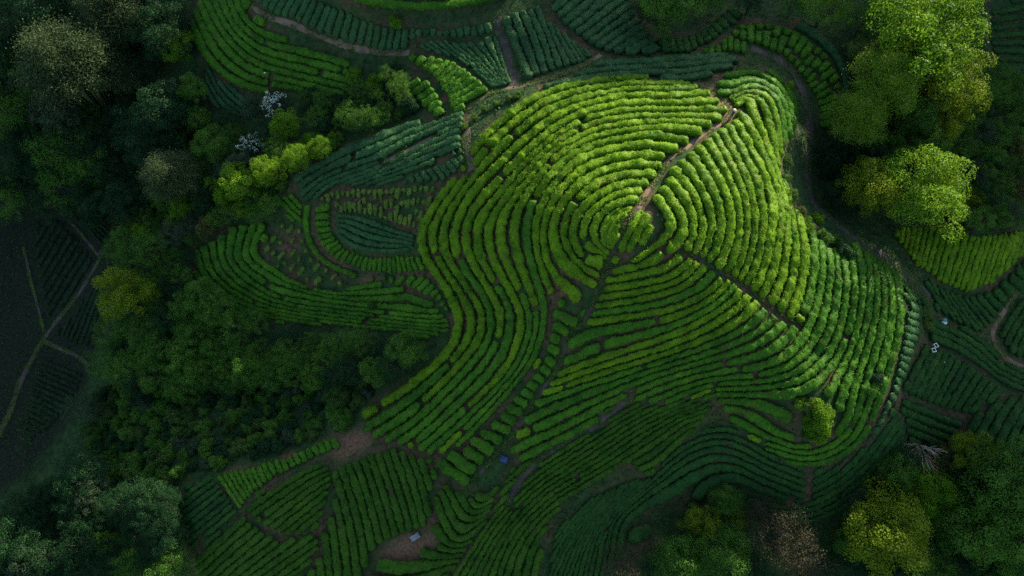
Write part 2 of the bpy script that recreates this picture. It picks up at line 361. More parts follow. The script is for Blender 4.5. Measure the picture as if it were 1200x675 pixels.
field('west', [(812,97),(834,108),(858,130),(836,148),(810,166),(796,177),(782,184),(774,202),(757,222),(745,242),(730,264),(719,294),(709,312),(700,335),(690,360),(660,346),(648,342),(644,380),(632,424),(604,458),(574,492),(540,522),(505,535),(470,522),(440,516),(418,500),(428,478),(470,445),(515,404),(528,370),(505,328),(486,290),(486,262),(512,224),(538,205),(546,190),(548,166),(570,130),(600,112),(660,97),(740,88)],
      A_W, 'fresh', 'in the hilltop rings west of the dirt path', 'the summit', lo=1, hi=17, gap=.05, brk=70, fill=.77, hgt_=1.0)
A_E = [(1,[(755,234),(772,252),(774,266),(764,282),(744,300)]),
 (2,[(764,226),(780,244),(788,264),(780,278),(756,298),(722,304)]),
 (3,[(772,216),(790,238),(801,256),(802,272),(790,288),(760,308),(716,318)]),
 (5,[(785,195),(804,214),(818,236),(824,258),(822,280),(812,302),(790,322),(760,330),(706,338)]),
 (7,[(804,176),(826,206),(842,236),(846,260),(842,286),(828,310),(806,334),(760,349),(698,358)]),
 (9,[(826,162),(850,200),(864,232),(868,258),(864,290),(852,318),(834,340),(790,362),(740,370),(684,378)]),
 (12,[(852,146),(878,192),(892,228),(895,260),(890,300),(876,332),(850,360),(800,388),(740,408),(700,420),(650,440)]),
 (15,[(872,116),(892,150),(908,196),(920,230),(924,262),(920,310),(908,350),(885,378),(840,402),(770,425),(700,447),(632,472)]),
 (17,[(852,116),(876,106),(896,110),(907,126),(911,150),(916,190),(930,235),(942,280),(943,320),(930,365),(910,390),(870,410),(820,424),(760,442),(700,467),(650,492),(612,508)]),
 (20,[(886,86),(910,98),(924,118),(929,140),(934,190),(950,235),(968,275),(974,310),(970,355),(955,398),(930,428),(890,440),(840,442),(790,457),(740,480),(690,508),(640,535)]),
 (23,[(960,240),(992,285),(1003,325),(1000,370),(985,415),(962,447),(930,462),(880,462),(838,462)]),
 (26,[(1020,285),(1030,335),(1026,375),(1013,420),(1000,460),(992,495),(968,518),(935,525),(900,512),(860,490)]),
 (29,[(1040,300),(1056,345),(1053,395),(1040,440),(1026,480),(1010,515),(978,540),(940,545),(900,532)])]
field('east', [(757,235),(768,224),(776,214),(784,196),(808,176),(830,158),(846,146),(862,136),(856,118),(842,110),(834,100),(850,84),(900,82),(928,98),(936,126),(932,150),(918,176),(914,200),(926,232),(944,262),(972,290),(1000,280),(1040,296),(1064,340),(1060,400),(1044,450),(1030,490),(1008,524),(975,545),(940,548),(905,532),(862,500),(838,470),(800,466),(770,474),(745,470),(700,500),(655,524),(616,546),(596,530),(609,500),(635,460),(657,431),(668,397),(685,379),(698,353),(707,328),(719,300),(740,298),(764,284),(776,262),(768,248)],
      A_E, 'fresh', 'in the hilltop rings east of the dirt path', 'the summit', lo=1, hi=29, gap=.05, brk=62, fill=.77, hgt_=1.0)
field('chevron', [(648,345),(691,362),(679,380),(660,402),(652,430),(630,460),(604,500),(584,526),(562,550),(545,576),(520,562),(503,546),(518,532),(545,518),(576,494),(606,460),(634,426),(646,384)],
      [(0,[(645,345),(690,364)]),(5.5,[(634,418),(656,433)]),(13,[(576,492),(604,503)]),(19,[(504,546),(546,577)])], 'tea', 'in the short slanted rows west of the lower path', 'the summit', phase=.3, brk=400, gap=0)
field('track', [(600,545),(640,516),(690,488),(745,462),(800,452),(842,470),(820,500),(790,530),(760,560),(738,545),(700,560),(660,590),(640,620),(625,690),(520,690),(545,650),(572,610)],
      [(0,[(545,650),(576,604),(616,560),(680,518),(745,476),(800,458)]),(7,[(585,690),(600,640),(640,592),(690,562),(740,532),(800,492)]),(10,[(618,690),(628,640),(656,605),(720,565),(770,545)])], 'tea_shaded', 'in the long rows along the dark farm track', 'the farm track', phase=.5, brk=60)
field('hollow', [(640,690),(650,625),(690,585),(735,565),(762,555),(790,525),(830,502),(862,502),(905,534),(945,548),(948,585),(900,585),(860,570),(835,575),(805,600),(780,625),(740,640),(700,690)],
      [(0,[(778,622),(800,580),(830,556),(860,552),(890,566),(930,582)]),(5,[(715,600),(760,560),(790,526),(830,505),(868,508),(905,532),(946,546)]),(9,[(660,690),(676,640),(700,600),(745,560)])], 'deep', 'in the arcs around the dark hollow at the bottom', 'the hollow', phase=.5, brk=80)  # deep leaf used here to put the bottom's shade into the colour
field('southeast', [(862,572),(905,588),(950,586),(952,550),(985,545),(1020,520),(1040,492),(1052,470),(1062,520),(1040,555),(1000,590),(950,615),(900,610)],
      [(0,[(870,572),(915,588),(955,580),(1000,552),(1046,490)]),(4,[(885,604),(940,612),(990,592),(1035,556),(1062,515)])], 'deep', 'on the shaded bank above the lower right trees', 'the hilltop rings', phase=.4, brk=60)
field('ladder', [(1062,358),(1083,364),(1078,398),(1062,442),(1038,502),(1018,532),(984,556),(946,560),(944,549),(976,545),(1008,526),(1032,488),(1046,450),(1057,405)],
      [(0,[(1061,362),(1084,370)]),(6,[(1053,412),(1076,420)]),(12,[(1038,466),(1056,478)]),(18,[(1006,520),(1026,538)]),(22,[(976,542),(986,562)]),(26,[(944,546),(946,566)])], 'bluish', 'in the ladder of short rows below the right flank', 'the right-hand lane', phase=.5, brk=400, gap=0)
# left side: the spur
field('spurring', [(355,238),(366,236),(363,262),(370,288),(386,306),(420,320),(420,328),(382,314),(360,292),(352,264)],
      [(0,[(361,236),(357,262),(364,288),(382,309),(418,323)]),(1,[(368,238),(364,262),(371,286),(387,303),(420,315)])], 'tea', 'edging the rounded end of the spur', 'the spur edge', phase=0, brk=400, gap=0)
field('spurfan', [(368,240),(384,234),(390,244),(388,262),(393,276),(408,291),(440,299),(485,296),(502,318),(460,322),(424,318),(388,303),(373,286),(366,262)],
      [(0,[(366,242),(388,236)]),(3,[(362,266),(390,264)]),(6,[(372,292),(396,279)]),(9,[(392,308),(408,290)]),(13,[(420,320),(428,298)]),(19,[(460,322),(458,298)]),(25,[(502,320),(490,296)])], 'tea', 'in the fan of short rows round the spur tip', 'the fan top', phase=.5, brk=400, gap=0)
field('lens', [(388,250),(412,250),(450,262),(488,274),(486,292),(445,298),(408,293),(392,274)],
      [(0,[(386,250),(415,250),(450,263),(488,276)]),(5,[(392,275),(408,290),(445,298),(480,294)])], 'bluish', 'in the dark lens shaped bed on the spur', 'the yellow scrub', phase=.5, brk=400, gap=0)
field('spurtop', [(368,232),(392,222),(424,220),(455,219),(512,215),(508,240),(486,268),(455,258),(426,250),(400,248),(388,236)],
      [(0,[(378,226),(388,246)]),(4,[(404,222),(408,248)]),(14,[(470,218),(466,262)]),(20,[(512,214),(500,258)])], 'weedy', 'in the gappy yellow bed on the spur crest', 'the spur tip', phase=.5, brk=10, gap=.35, bushy=.5)
field('crosspatch', [(462,217),(488,200),(520,188),(546,178),(553,198),(530,210),(508,214)],
      [(0,[(462,204),(478,222)]),(10,[(538,176),(556,200)])], 'bluish', 'in the short cross rows above the spur crest', 'the spur crest', phase=.5, brk=16, gap=.1)
field('saddle', [(342,208),(372,190),(404,172),(440,156),(470,146),(505,142),(545,132),(548,164),(547,178),(520,186),(488,198),(460,216),(424,222),(400,214),(376,226),(358,240),(352,232)],
      [(0,[(342,209),(372,190),(404,174),(440,160),(470,148),(505,138),(545,124)]),(3,[(356,238),(380,214),(430,197),(456,188),(480,174),(520,156),(548,146)]),(6,[(398,226),(430,216),(470,202),(520,186),(552,172)])], 'bluish', 'in the long rows on the saddle left of the hill', 'the saddle top', phase=.3, brk=60, step=.8)
field('smallpatch', [(322,232),(344,222),(358,244),(356,264),(338,256)],
      [(0,[(322,234),(352,262)]),(4,[(346,220),(362,240)])], 'tea', 'in the small bright patch left of the spur tip', 'the forest edge', phase=.5, brk=400, gap=0)
field('soilbed', [(316,268),(340,258),(358,272),(372,294),(392,312),(404,334),(372,336),(342,322),(322,304),(306,292)],
      [(0,[(304,296),(330,256)]),(4,[(332,318),(362,280)]),(8,[(370,340),(398,306)])], 'weedy', 'in the sparse bed on bare soil below the spur tip', 'the forest edge', phase=.5, brk=9, gap=.4, fill=.5, bushy=.4)
field('flank', [(222,296),(250,280),(276,262),(306,258),(318,264),(304,292),(322,306),(342,326),(374,340),(410,338),(440,330),(470,336),(510,356),(536,385),(500,396),(450,388),(400,382),(330,378),(270,362),(232,336)],
      [(0,[(318,264),(302,294),(322,308),(352,332),(392,341),(420,336)]),(1.5,[(296,272),(286,298),(304,316),(336,334),(400,350),(480,348)]),(3,[(276,270),(268,304),(290,326),(322,346),(370,356),(500,370)]),(7,[(222,298),(230,326),(264,354),(312,370),(400,384),(520,396)])], 'tea', 'in the terrace rows wrapping the shaded west flank', 'the bare soil bed', phase=.0, brk=48, step=.78)
field('southspur', [(424,324),(502,322),(528,352),(540,384),(510,362),(478,342),(446,332)],
      [(0,[(426,328),(440,318)]),(14,[(526,384),(548,362)])], 'tea', 'in the short rows on the bank below the spur', 'the spur tip', phase=.5, brk=400, gap=0)
# bottom-left spur
field('strip', [(252,555),(300,543),(335,533),(370,518),(398,508),(400,524),(352,545),(322,560),(296,580),(282,597)],
      [(0,[(250,555),(282,600)]),(6,[(290,545),(305,576)]),(12,[(332,533),(342,552)]),(20,[(392,508),(400,528)])], 'tea', 'in the strip of short rows on the lower left spur', 'the left end of the strip', phase=.5, brk=400, gap=0)
field('weedbed', [(206,586),(218,568),(250,556),(280,598),(250,632),(218,650),(208,620)],
      [(0,[(204,586),(248,554)]),(8,[(216,652),(282,598)])], 'deep', 'in the thin bed at the tip of the lower left spur', 'the scrub edge', phase=.5, brk=22, gap=.14, fill=.74)
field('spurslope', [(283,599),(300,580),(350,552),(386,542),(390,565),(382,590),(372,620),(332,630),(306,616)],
      [(0,[(282,598),(350,552),(386,538)]),(6,[(320,632),(392,574)])], 'tea_shaded', 'in the slanted block on the lower left spur', 'the short row strip', phase=.5, brk=60)
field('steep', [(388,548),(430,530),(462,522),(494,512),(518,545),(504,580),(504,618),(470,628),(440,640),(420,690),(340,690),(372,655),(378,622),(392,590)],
      [(0,[(372,545),(386,580),(396,622),(404,690)]),(8,[(446,526),(468,590),(486,660)]),(13,[(488,512),(506,560),(520,620)])], 'tea_shaded', 'in the steep rows beside the reddish bare patch', 'the lower left spur', phase=.5, brk=70)
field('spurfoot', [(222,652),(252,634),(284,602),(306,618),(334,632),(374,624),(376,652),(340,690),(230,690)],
      [(0,[(214,668),(284,604)]),(9,[(300,690),(376,634)]),(13,[(340,700),(400,650)])], 'tea_shaded', 'at the foot of the lower left spur', 'the thin bed', phase=.5, brk=60)
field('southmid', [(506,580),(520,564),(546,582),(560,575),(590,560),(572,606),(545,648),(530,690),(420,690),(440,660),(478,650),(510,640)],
      [(0,[(505,585),(522,630),(545,640),(580,600)]),(5,[(480,690),(520,672),(550,660),(600,640)]),(-4,[(540,575),(556,600),(575,590)])], 'tea_shaded', 'in the curved rows at the bottom beside the concrete slab', 'the lower path', phase=.5, brk=70)
# top
field('terraces', [(238,-20),(290,-20),(292,14),(316,32),(345,50),(380,58),(412,74),(418,96),(404,112),(350,104),(300,108),(262,92),(236,60),(222,32)],
      [(0,[(276,-16),(288,20),(310,36),(334,42),(362,46),(410,62)]),(4,[(238,4),(256,40),(280,68),(310,84),(348,92),(400,106)]),(6,[(224,28),(240,64),(264,90),(300,106),(350,112)])], 'tea', 'in the terrace rows below the pale top path', 'the pale path', phase=.5, brk=45, step=.8)
field('terraces2', [(238,72),(252,84),(280,110),(300,126),(282,138),(250,124),(238,100)],
      [(0,[(250,76),(262,100),(286,122),(305,130)]),(4,[(234,92),(244,118),(268,140),(290,146)])], 'bluish', 'in the small terrace rows near the white flowering trees', 'the terraces above', phase=.5, brk=50)
field('topband', [(294,-16),(342,-16),(400,10),(450,28),(520,34),(574,24),(580,38),(540,44),(500,42),(478,48),(476,60),(440,59),(400,49),(372,38),(340,23),(310,14)],
      [(0,[(318,-16),(302,14)]),(6,[(366,-2),(350,30)]),(14,[(432,22),(424,60)]),(20,[(480,30),(476,62)]),(32,[(574,22),(580,46)])], 'bluish', 'in the dark band above the pale path', 'the left end of the band', phase=.5, brk=400, gap=0)
field('topcentre', [(482,52),(500,46),(545,46),(580,40),(588,62),(600,100),(582,106),(556,84),(530,66),(502,60)],
      [(0,[(496,46),(556,86),(580,108)]),(3,[(520,44),(572,88),(590,108)]),(9,[(582,38),(600,104)])], 'bluish', 'in the narrowing field left of the grassy strip', 'the green fan', phase=.5, brk=28, gap=.1)
field('toppanel', [(588,19),(630,4),(642,22),(662,38),(684,55),(704,63),(690,71),(650,83),(622,92),(606,74)],
      [(0,[(586,18),(606,72),(620,98)]),(5,[(630,0),(654,60),(664,86)]),(8,[(662,36),(684,74)]),(11,[(690,60),(708,66)])], 'bluish', 'in the panel of upright rows right of the grassy strip', 'the grassy strip', phase=.5, brk=50)
field('topdark', [(642,-16),(735,-16),(744,14),(768,44),(776,62),(726,65),(700,58),(668,36),(646,16)],
      [(0,[(640,12),(672,-16)]),(6,[(680,54),(742,8)]),(10,[(722,66),(770,38)]),(12,[(750,70),(785,52)])], 'bluish', 'in the dark diagonal field at the top', 'the top edge field corner', phase=.5, brk=400, gap=0)
field('topcorner', [(772,44),(800,42),(832,30),(856,6),(872,20),(836,48),(806,63),(780,63)],
      [(0,[(770,44),(780,66)]),(4,[(806,40),(812,66)]),(12,[(852,4),(876,24)])], 'deep', 'in the dark corner bed below the top trees', 'the dark diagonal field', phase=.5, brk=400, gap=0)
field('toplong', [(390,-10),(440,14),(490,20),(545,14),(600,4),(640,-10)],
      [(0,[(380,-4),(430,14),(486,20),(545,15),(610,3),(650,-8)]),(1,[(400,-10),(440,2),(486,7),(545,3),(590,-8)])], 'tea', 'on the topmost terrace at the picture edge', 'the terrace edge', phase=0, brk=400, gap=0, fill=.7)
field('greenfan', [(480,72),(484,63),(504,63),(532,69),(562,92),(582,110),(556,128),(530,136),(522,112),(506,90)],
      [(0,[(474,74),(482,62)]),(4,[(502,92),(524,66)]),(9,[(520,112),(556,88)]),(13,[(526,136),(584,112)])], 'tea', 'in the bright green fan below the pale path', 'the pale path end', phase=.5, brk=38, gap=.05)
field('lowfan', [(470,98),(484,92),(502,92),(514,110),(526,134),(516,142),(496,128)],
      [(0,[(466,104),(492,88)]),(6,[(506,142),(530,128)])], 'tea', 'in the lower bed beside the bright green fan', 'the forest edge', phase=.5, brk=26, gap=.1)
field('northlong', [(610,110),(668,90),(694,72),(760,70),(850,62),(872,72),(850,82),(822,92),(804,96),(740,88),(680,98),(640,106)],
      [(0,[(672,78),(694,72),(760,69),(850,62)]),(3,[(600,112),(650,102),(680,97),(740,89),(800,88),(846,82),(880,78)])], 'bluish', 'in the long rows along the north foot of the hill', 'the north path', phase=.5, brk=60)
field('band', [(800,62),(818,42),(860,26),(902,26),(940,38),(968,62),(984,88),(986,120),(974,150),(958,152),(959,125),(946,97),(922,76),(888,63),(848,63)],
      [(0,[(806,66),(814,40)]),(8,[(868,66),(866,24)]),(14,[(912,72),(930,34)]),(20,[(948,98),(978,74)]),(27,[(958,150),(988,146)])], 'tea', 'in the banked bed across the ravine', 'the west end of the bank', phase=.5, brk=15, gap=.1)
field('bandrim', [(932,28),(962,42),(990,74),(1000,112),(992,152),(976,156),(988,120),(986,86),(968,58),(940,36)],
      [(0,[(925,30),(955,44),(982,74),(991,112),(980,156)]),(1,[(935,24),(962,38),(990,70),(1000,112),(990,160)])], 'bluish', 'rimming the banked bed beside the bamboo', 'the bank', phase=.5, brk=60)
field('righthill', [(1046,272),(1060,262),(1100,262),(1150,274),(1204,268),(1198,300),(1162,334),(1132,343),(1108,334),(1074,312)],
      [(0,[(1050,262),(1046,292)]),(7,[(1100,258),(1084,316)]),(13,[(1146,272),(1122,344)]),(22,[(1204,264),(1188,316)])], 'fresh', 'on the rounded right hill below the big round trees', 'the ravine', phase=.5, brk=55)
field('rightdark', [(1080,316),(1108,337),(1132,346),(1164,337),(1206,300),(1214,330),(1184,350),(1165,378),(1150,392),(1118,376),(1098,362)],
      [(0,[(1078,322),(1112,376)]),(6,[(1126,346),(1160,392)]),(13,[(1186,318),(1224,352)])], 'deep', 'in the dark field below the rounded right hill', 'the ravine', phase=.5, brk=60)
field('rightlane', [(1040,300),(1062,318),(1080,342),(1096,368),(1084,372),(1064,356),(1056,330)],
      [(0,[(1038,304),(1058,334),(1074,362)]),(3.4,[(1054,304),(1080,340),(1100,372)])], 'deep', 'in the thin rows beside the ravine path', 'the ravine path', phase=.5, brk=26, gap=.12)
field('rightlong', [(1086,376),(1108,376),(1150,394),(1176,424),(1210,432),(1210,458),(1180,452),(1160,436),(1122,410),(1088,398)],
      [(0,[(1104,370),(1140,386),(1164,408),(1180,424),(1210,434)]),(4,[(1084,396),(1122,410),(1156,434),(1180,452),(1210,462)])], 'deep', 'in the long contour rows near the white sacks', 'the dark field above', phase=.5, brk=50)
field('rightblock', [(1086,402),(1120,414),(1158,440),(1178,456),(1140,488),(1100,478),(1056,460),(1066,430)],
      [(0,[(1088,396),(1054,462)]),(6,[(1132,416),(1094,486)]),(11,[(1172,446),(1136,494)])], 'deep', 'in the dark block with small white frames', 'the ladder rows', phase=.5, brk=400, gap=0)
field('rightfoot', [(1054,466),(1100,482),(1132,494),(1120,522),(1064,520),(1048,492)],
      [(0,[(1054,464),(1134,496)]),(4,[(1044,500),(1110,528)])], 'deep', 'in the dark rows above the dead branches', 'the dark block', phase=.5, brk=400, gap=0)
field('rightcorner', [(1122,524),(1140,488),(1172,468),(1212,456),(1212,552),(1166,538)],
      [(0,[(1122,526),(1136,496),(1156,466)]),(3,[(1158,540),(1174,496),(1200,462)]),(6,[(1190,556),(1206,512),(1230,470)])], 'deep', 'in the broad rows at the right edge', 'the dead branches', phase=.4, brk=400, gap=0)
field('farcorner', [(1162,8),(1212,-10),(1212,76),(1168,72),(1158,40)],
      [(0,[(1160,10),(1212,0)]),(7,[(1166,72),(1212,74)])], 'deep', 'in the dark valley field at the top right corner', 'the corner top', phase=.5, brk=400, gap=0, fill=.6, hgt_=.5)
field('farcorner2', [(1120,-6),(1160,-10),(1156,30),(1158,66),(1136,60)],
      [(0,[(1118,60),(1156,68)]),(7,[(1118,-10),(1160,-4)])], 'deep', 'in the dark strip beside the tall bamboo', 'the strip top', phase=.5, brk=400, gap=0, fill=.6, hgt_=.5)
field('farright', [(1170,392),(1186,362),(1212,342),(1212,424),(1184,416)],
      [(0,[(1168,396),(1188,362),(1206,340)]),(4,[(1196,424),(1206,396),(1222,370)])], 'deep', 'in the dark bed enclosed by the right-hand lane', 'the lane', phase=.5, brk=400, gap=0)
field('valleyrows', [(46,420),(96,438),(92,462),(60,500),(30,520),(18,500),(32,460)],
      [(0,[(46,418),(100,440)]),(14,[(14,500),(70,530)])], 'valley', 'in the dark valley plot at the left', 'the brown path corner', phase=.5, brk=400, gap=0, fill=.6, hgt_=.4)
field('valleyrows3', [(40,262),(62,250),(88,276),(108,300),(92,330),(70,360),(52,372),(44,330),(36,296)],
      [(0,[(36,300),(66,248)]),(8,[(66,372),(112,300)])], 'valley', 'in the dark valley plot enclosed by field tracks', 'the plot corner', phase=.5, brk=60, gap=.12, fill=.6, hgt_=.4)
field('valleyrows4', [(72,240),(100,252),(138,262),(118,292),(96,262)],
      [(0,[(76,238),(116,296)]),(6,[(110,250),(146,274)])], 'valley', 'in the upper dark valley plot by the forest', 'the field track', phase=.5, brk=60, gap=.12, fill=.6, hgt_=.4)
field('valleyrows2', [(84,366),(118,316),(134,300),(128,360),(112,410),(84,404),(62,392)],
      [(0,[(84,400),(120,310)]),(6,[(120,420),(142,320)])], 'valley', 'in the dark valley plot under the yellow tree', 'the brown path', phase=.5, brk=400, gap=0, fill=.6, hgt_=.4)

cuts = [(np.array(l, float), w / .13 + (.7 if n_ == 'southbreak' else 1.5)) for n_, l, w, m in PATHS if n_ in ('southbreak', 'west', 'slash', 'track', 'ravine', 'north')]
KNOLL = [(932,478),(942,462),(962,460),(976,474),(984,490),(976,512),(956,522),(936,514),(930,496)]
SOIL = [[(384,512),(420,500),(440,512),(432,526),(392,540),(380,530)],[(470,628),(510,622),(512,640),(476,662),(450,676),(440,650)],[(418,330),(430,322),(450,338),(436,346)],[(806,96),(850,104),(864,132),(846,150),(832,120)]]

# ------------------------------------------------------------------ trace the rows
OCC = np.full((760, 1320), -1, np.int16)            # which field holds which pixel (offset 40)
def occ_mark(pts, rad, k):
    for (x, y), r in zip(pts, rad):
        x0, x1, y0, y1 = int(x - r) + 40, int(x + r) + 41, int(y - r) + 40, int(y + r) + 41
        OCC[max(0, y0):max(0, y1), max(0, x0):max(0, x1)] = k

def level_lines(val, X, Y, lev):
    """Marching squares: the polylines where the gridded values equal lev."""
    s = val - lev; s = np.where(s == 0, 1e-9, s); ny, nx = s.shape; nbr = {}; pos = {}
    def edge(a, b):
        key = (a, b) if a < b else (b, a)
        if key not in pos:
            va, vb = s[a], s[b]; t = va / (va - vb)
            pos[key] = (X[a[1]] + t * (X[b[1]] - X[a[1]]), Y[a[0]] + t * (Y[b[0]] - Y[a[0]]))
        return key
    sg = s > 0; c = sg[:-1, :-1].astype(int) + sg[:-1, 1:] + sg[1:, :-1] + sg[1:, 1:]
    for j, i in zip(*np.where((c > 0) & (c < 4))):
        q = [(j, i), (j, i + 1), (j + 1, i + 1), (j + 1, i)]; es = []
        for k in range(4):
            a, b = q[k], q[(k + 1) % 4]
            if sg[a] != sg[b]: es.append(edge(a, b))
        for k in range(0, len(es) - 1, 2):
            nbr.setdefault(es[k], []).append(es[k + 1]); nbr.setdefault(es[k + 1], []).append(es[k])
    seen = set(); out = []
    for st in sorted(nbr, key=lambda e: len(nbr[e])):
        if st in seen: continue
        L = [st]; seen.add(st); cur = st
        while True:
            nx_ = [e for e in nbr[cur] if e not in seen]
            if not nx_: break
            cur = nx_[0]; seen.add(cur); L.append(cur)
        if len(L) > 1:
            if len(L) > 8 and L[0] in nbr[L[-1]]: L.append(L[0])
            out.append(np.array([pos[e] for e in L]))
    return out

ROWS = []
for fi, f in enumerate(F):
    poly = np.array(f['poly'], float); P = []; v = []
    for idx, L in f['lines']:
        q = smooth_line(L, 16.0, 1) if len(L) > 2 else resample(L, 8.0)
        P.append(q); v.append(np.full(len(q), float(idx)))
    P = np.concatenate(P); v = np.concatenate(v)
    r = RBF(P, v, 100.0, 3e-4 if len(f['lines']) > 2 else 1e-3)
    x0, y0 = poly.min(0) - 6; x1, y1 = poly.max(0) + 6
    X = np.arange(x0, x1, 3.0); Y = np.arange(y0, y1, 3.0)
    G = np.stack(np.meshgrid(X, Y), -1); val = r(G)
    gyv, gxv = np.gradient(val, 3.0); gm = np.hypot(gxv, gyv)
    inn = inside(poly, G); lo, hi = val[inn].min(), val[inn].max()
    if f['lo'] is not None: lo, hi = max(lo, f['lo'] - .3), min(hi, f['hi'] + .3)
    frng = random.Random(fi * 7 + 1); here = []
    for lev in np.arange(math.ceil(lo - f['phase']) + f['phase'], hi, f['step']):
        for L in level_lines(val, X, Y, lev):
            if len(L) < 2: continue
            q = resample(L, 2.0); ok = inside(poly, q)
            for cl, cw in cuts: ok &= seg_dist(cl, q) > cw
            ok &= ~inside(KNOLL, q)
            iq = np.clip((q + 40).astype(int), 0, [1319, 759]); oc = OCC[iq[:, 1], iq[:, 0]]
            ok &= (oc < 0)
            # runs, then random joints between plants
            run = []
            for k in range(len(q) + 1):
                if k < len(q) and ok[k]: run.append(q[k])
                elif run:
                    if len(run) >= 3: here.append((lev, np.array(run)))
                    run = []
    pieces = []
    for lev, L in here:
        n = len(L); a = 0
        mean = f['brk'] / 2.0 * (1.0 if f['bushy'] or f['brk'] < 20 else 3.2)
        while a < n:
            b = n if f['brk'] >= 300 else min(n, a + int(max(4, mean * frng.uniform(.45, 1.9))))
            if n - b < 5: b = n
            if b - a >= 3: pieces.append((lev, L[a:b]))
            a = b + (0 if f['gap'] < .12 else 1 + int(frng.random() * f['gap'] * 10))
    for lev, L in pieces:
        ii = np.clip(((L[:, 0] - x0) / 3).round().astype(int), 0, len(X) - 1); jj = np.clip(((L[:, 1] - y0) / 3).round().astype(int), 0, len(Y) - 1)
        g = np.maximum(gm[jj, ii], 1e-3); nrm = np.stack([gxv[jj, ii], gyv[jj, ii]], -1) / g[:, None]; sp = np.clip(f['step'] / g, 4.0, 26.0)
        ROWS.append(dict(fi=fi, lev=lev, px=L, nrm=nrm, sp=sp))
    for lev, L in here:
        ii = np.clip(((L[:, 0] - x0) / 3).round().astype(int), 0, len(X) - 1); jj = np.clip(((L[:, 1] - y0) / 3).round().astype(int), 0, len(Y) - 1)
        occ_mark(L, np.clip(.5 / np.maximum(gm[jj, ii], 1e-3), 3, 12) * .9, fi)
TEAMASK = OCC >= 0

# ------------------------------------------------------------------ ground sheet
gpx = project(np.stack([GXX, GYY, GZ], -1))
ix = np.clip((gpx[..., 0] + 40).astype(int), 0, 1319); iy = np.clip((gpx[..., 1] + 40).astype(int), 0, 759)
tea = TEAMASK[iy, ix].astype(float)
for _ in range(2):
    t = np.pad(tea, 1, mode='edge'); tea = (t[:-2, 1:-1] + t[2:, 1:-1] + t[1:-1, :-2] + t[1:-1, 2:] + t[1:-1, 1:-1]) / 5
red = np.zeros_like(tea)
for s in SOIL: red = np.maximum(red, inside(s, gpx).astype(float))
for _ in range(2):
    t = np.pad(red, 1, mode='edge'); red = (t[:-2, 1:-1] + t[2:, 1:-1] + t[1:-1, :-2] + t[1:-1, 2:] + t[1:-1, 1:-1]) / 5
VALLEY_SHADE = [(-40,236),(40,250),(66,236),(100,262),(152,258),(138,300),(124,360),(112,416),(98,462),(62,520),(30,560),(-40,600)]  # valley floor area whose shade is painted into the ground colour
valley_shade = inside(VALLEY_SHADE, gpx).astype(float)
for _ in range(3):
    t = np.pad(valley_shade, 1, mode='edge'); valley_shade = (t[:-2, 1:-1] + t[2:, 1:-1] + t[1:-1, :-2] + t[1:-1, 2:] + t[1:-1, 1:-1]) / 5
gm_ = bpy.data.materials.new('ground'); gm_.use_nodes = True; t = gm_.node_tree; n = t.nodes; L_ = t.links.new
p = n['Principled BSDF']; p.inputs['Roughness'].default_value = .95; p.inputs['Specular IOR Level'].default_value = .1
geo = n.new('ShaderNodeNewGeometry')
def noise(sc, det=5):
    k = n.new('ShaderNodeTexNoise'); k.inputs['Scale'].default_value = sc; k.inputs['Detail'].default_value = det; L_(geo.outputs['Position'], k.inputs['Vector']); return k
def ramp(src, c):
    k = n.new('ShaderNodeValToRGB'); k.color_ramp.elements[0].position = c[0][0]; k.color_ramp.elements[0].color = (*c[0][1], 1)
    k.color_ramp.elements[1].position = c[1][0]; k.color_ramp.elements[1].color = (*c[1][1], 1); L_(src, k.inputs[0]); return k
def mixc(fac, a, b):
    k = n.new('ShaderNodeMix'); k.data_type = 'RGBA'; L_(fac, k.inputs[0]); L_(a, k.inputs[6]); L_(b, k.inputs[7]); return k
n1 = noise(1.6); soil = ramp(n1.outputs['Fac'], [(.3, (0.030, 0.020, 0.012)), (.75, (0.105, 0.062, 0.036))])
n2 = noise(.9, 6); moss = ramp(n2.outputs['Fac'], [(.3, (0.010, 0.026, 0.009)), (.7, (0.030, 0.058, 0.016))])
n3 = noise(.25, 4); patch = ramp(n3.outputs['Fac'], [(.42, (0, 0, 0)), (.60, (1, 1, 1))])
at = n.new('ShaderNodeAttribute'); at.attribute_name = 'tilled'
bare = n.new('ShaderNodeMath'); bare.operation = 'MULTIPLY'; L_(at.outputs['Fac'], bare.inputs[0]); L_(patch.outputs[0], bare.inputs[1])
m1 = mixc(bare.outputs[0], moss.outputs[0], soil.outputs[0])
n4 = noise(2.5); redc = ramp(n4.outputs['Fac'], [(.35, (0.075, 0.042, 0.024)), (.7, (0.16, 0.088, 0.052))])
ar = n.new('ShaderNodeAttribute'); ar.attribute_name = 'red_soil'
m2 = mixc(ar.outputs['Fac'], m1.outputs[2], redc.outputs[0]); 
n5 = noise(3.0); pc = ramp(n5.outputs['Fac'], [(.35, (0.005, 0.009, 0.005)), (.7, (0.018, 0.024, 0.012))]); ap = n.new('ShaderNodeAttribute'); ap.attribute_name = 'valley_shade'  # near-black ramp stands in for the valley's shade
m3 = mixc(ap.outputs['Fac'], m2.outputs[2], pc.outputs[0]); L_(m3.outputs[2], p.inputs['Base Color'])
bp = n.new('ShaderNodeBump'); bp.inputs['Strength'].default_value = .5; bp.inputs['Distance'].default_value = .25; L_(n1.outputs['Fac'], bp.inputs['Height']); L_(bp.outputs[0], p.inputs['Normal'])
ii, jj = np.meshgrid(np.arange(GN - 1), np.arange(GM - 1)); a = (jj * GN + ii).ravel()
go = mesh_obj('ground', np.stack([GXX, GYY, GZ], -1).reshape(-1, 3), np.stack([a, a + 1, a + GN + 1, a + GN], -1), None, (gm_,))
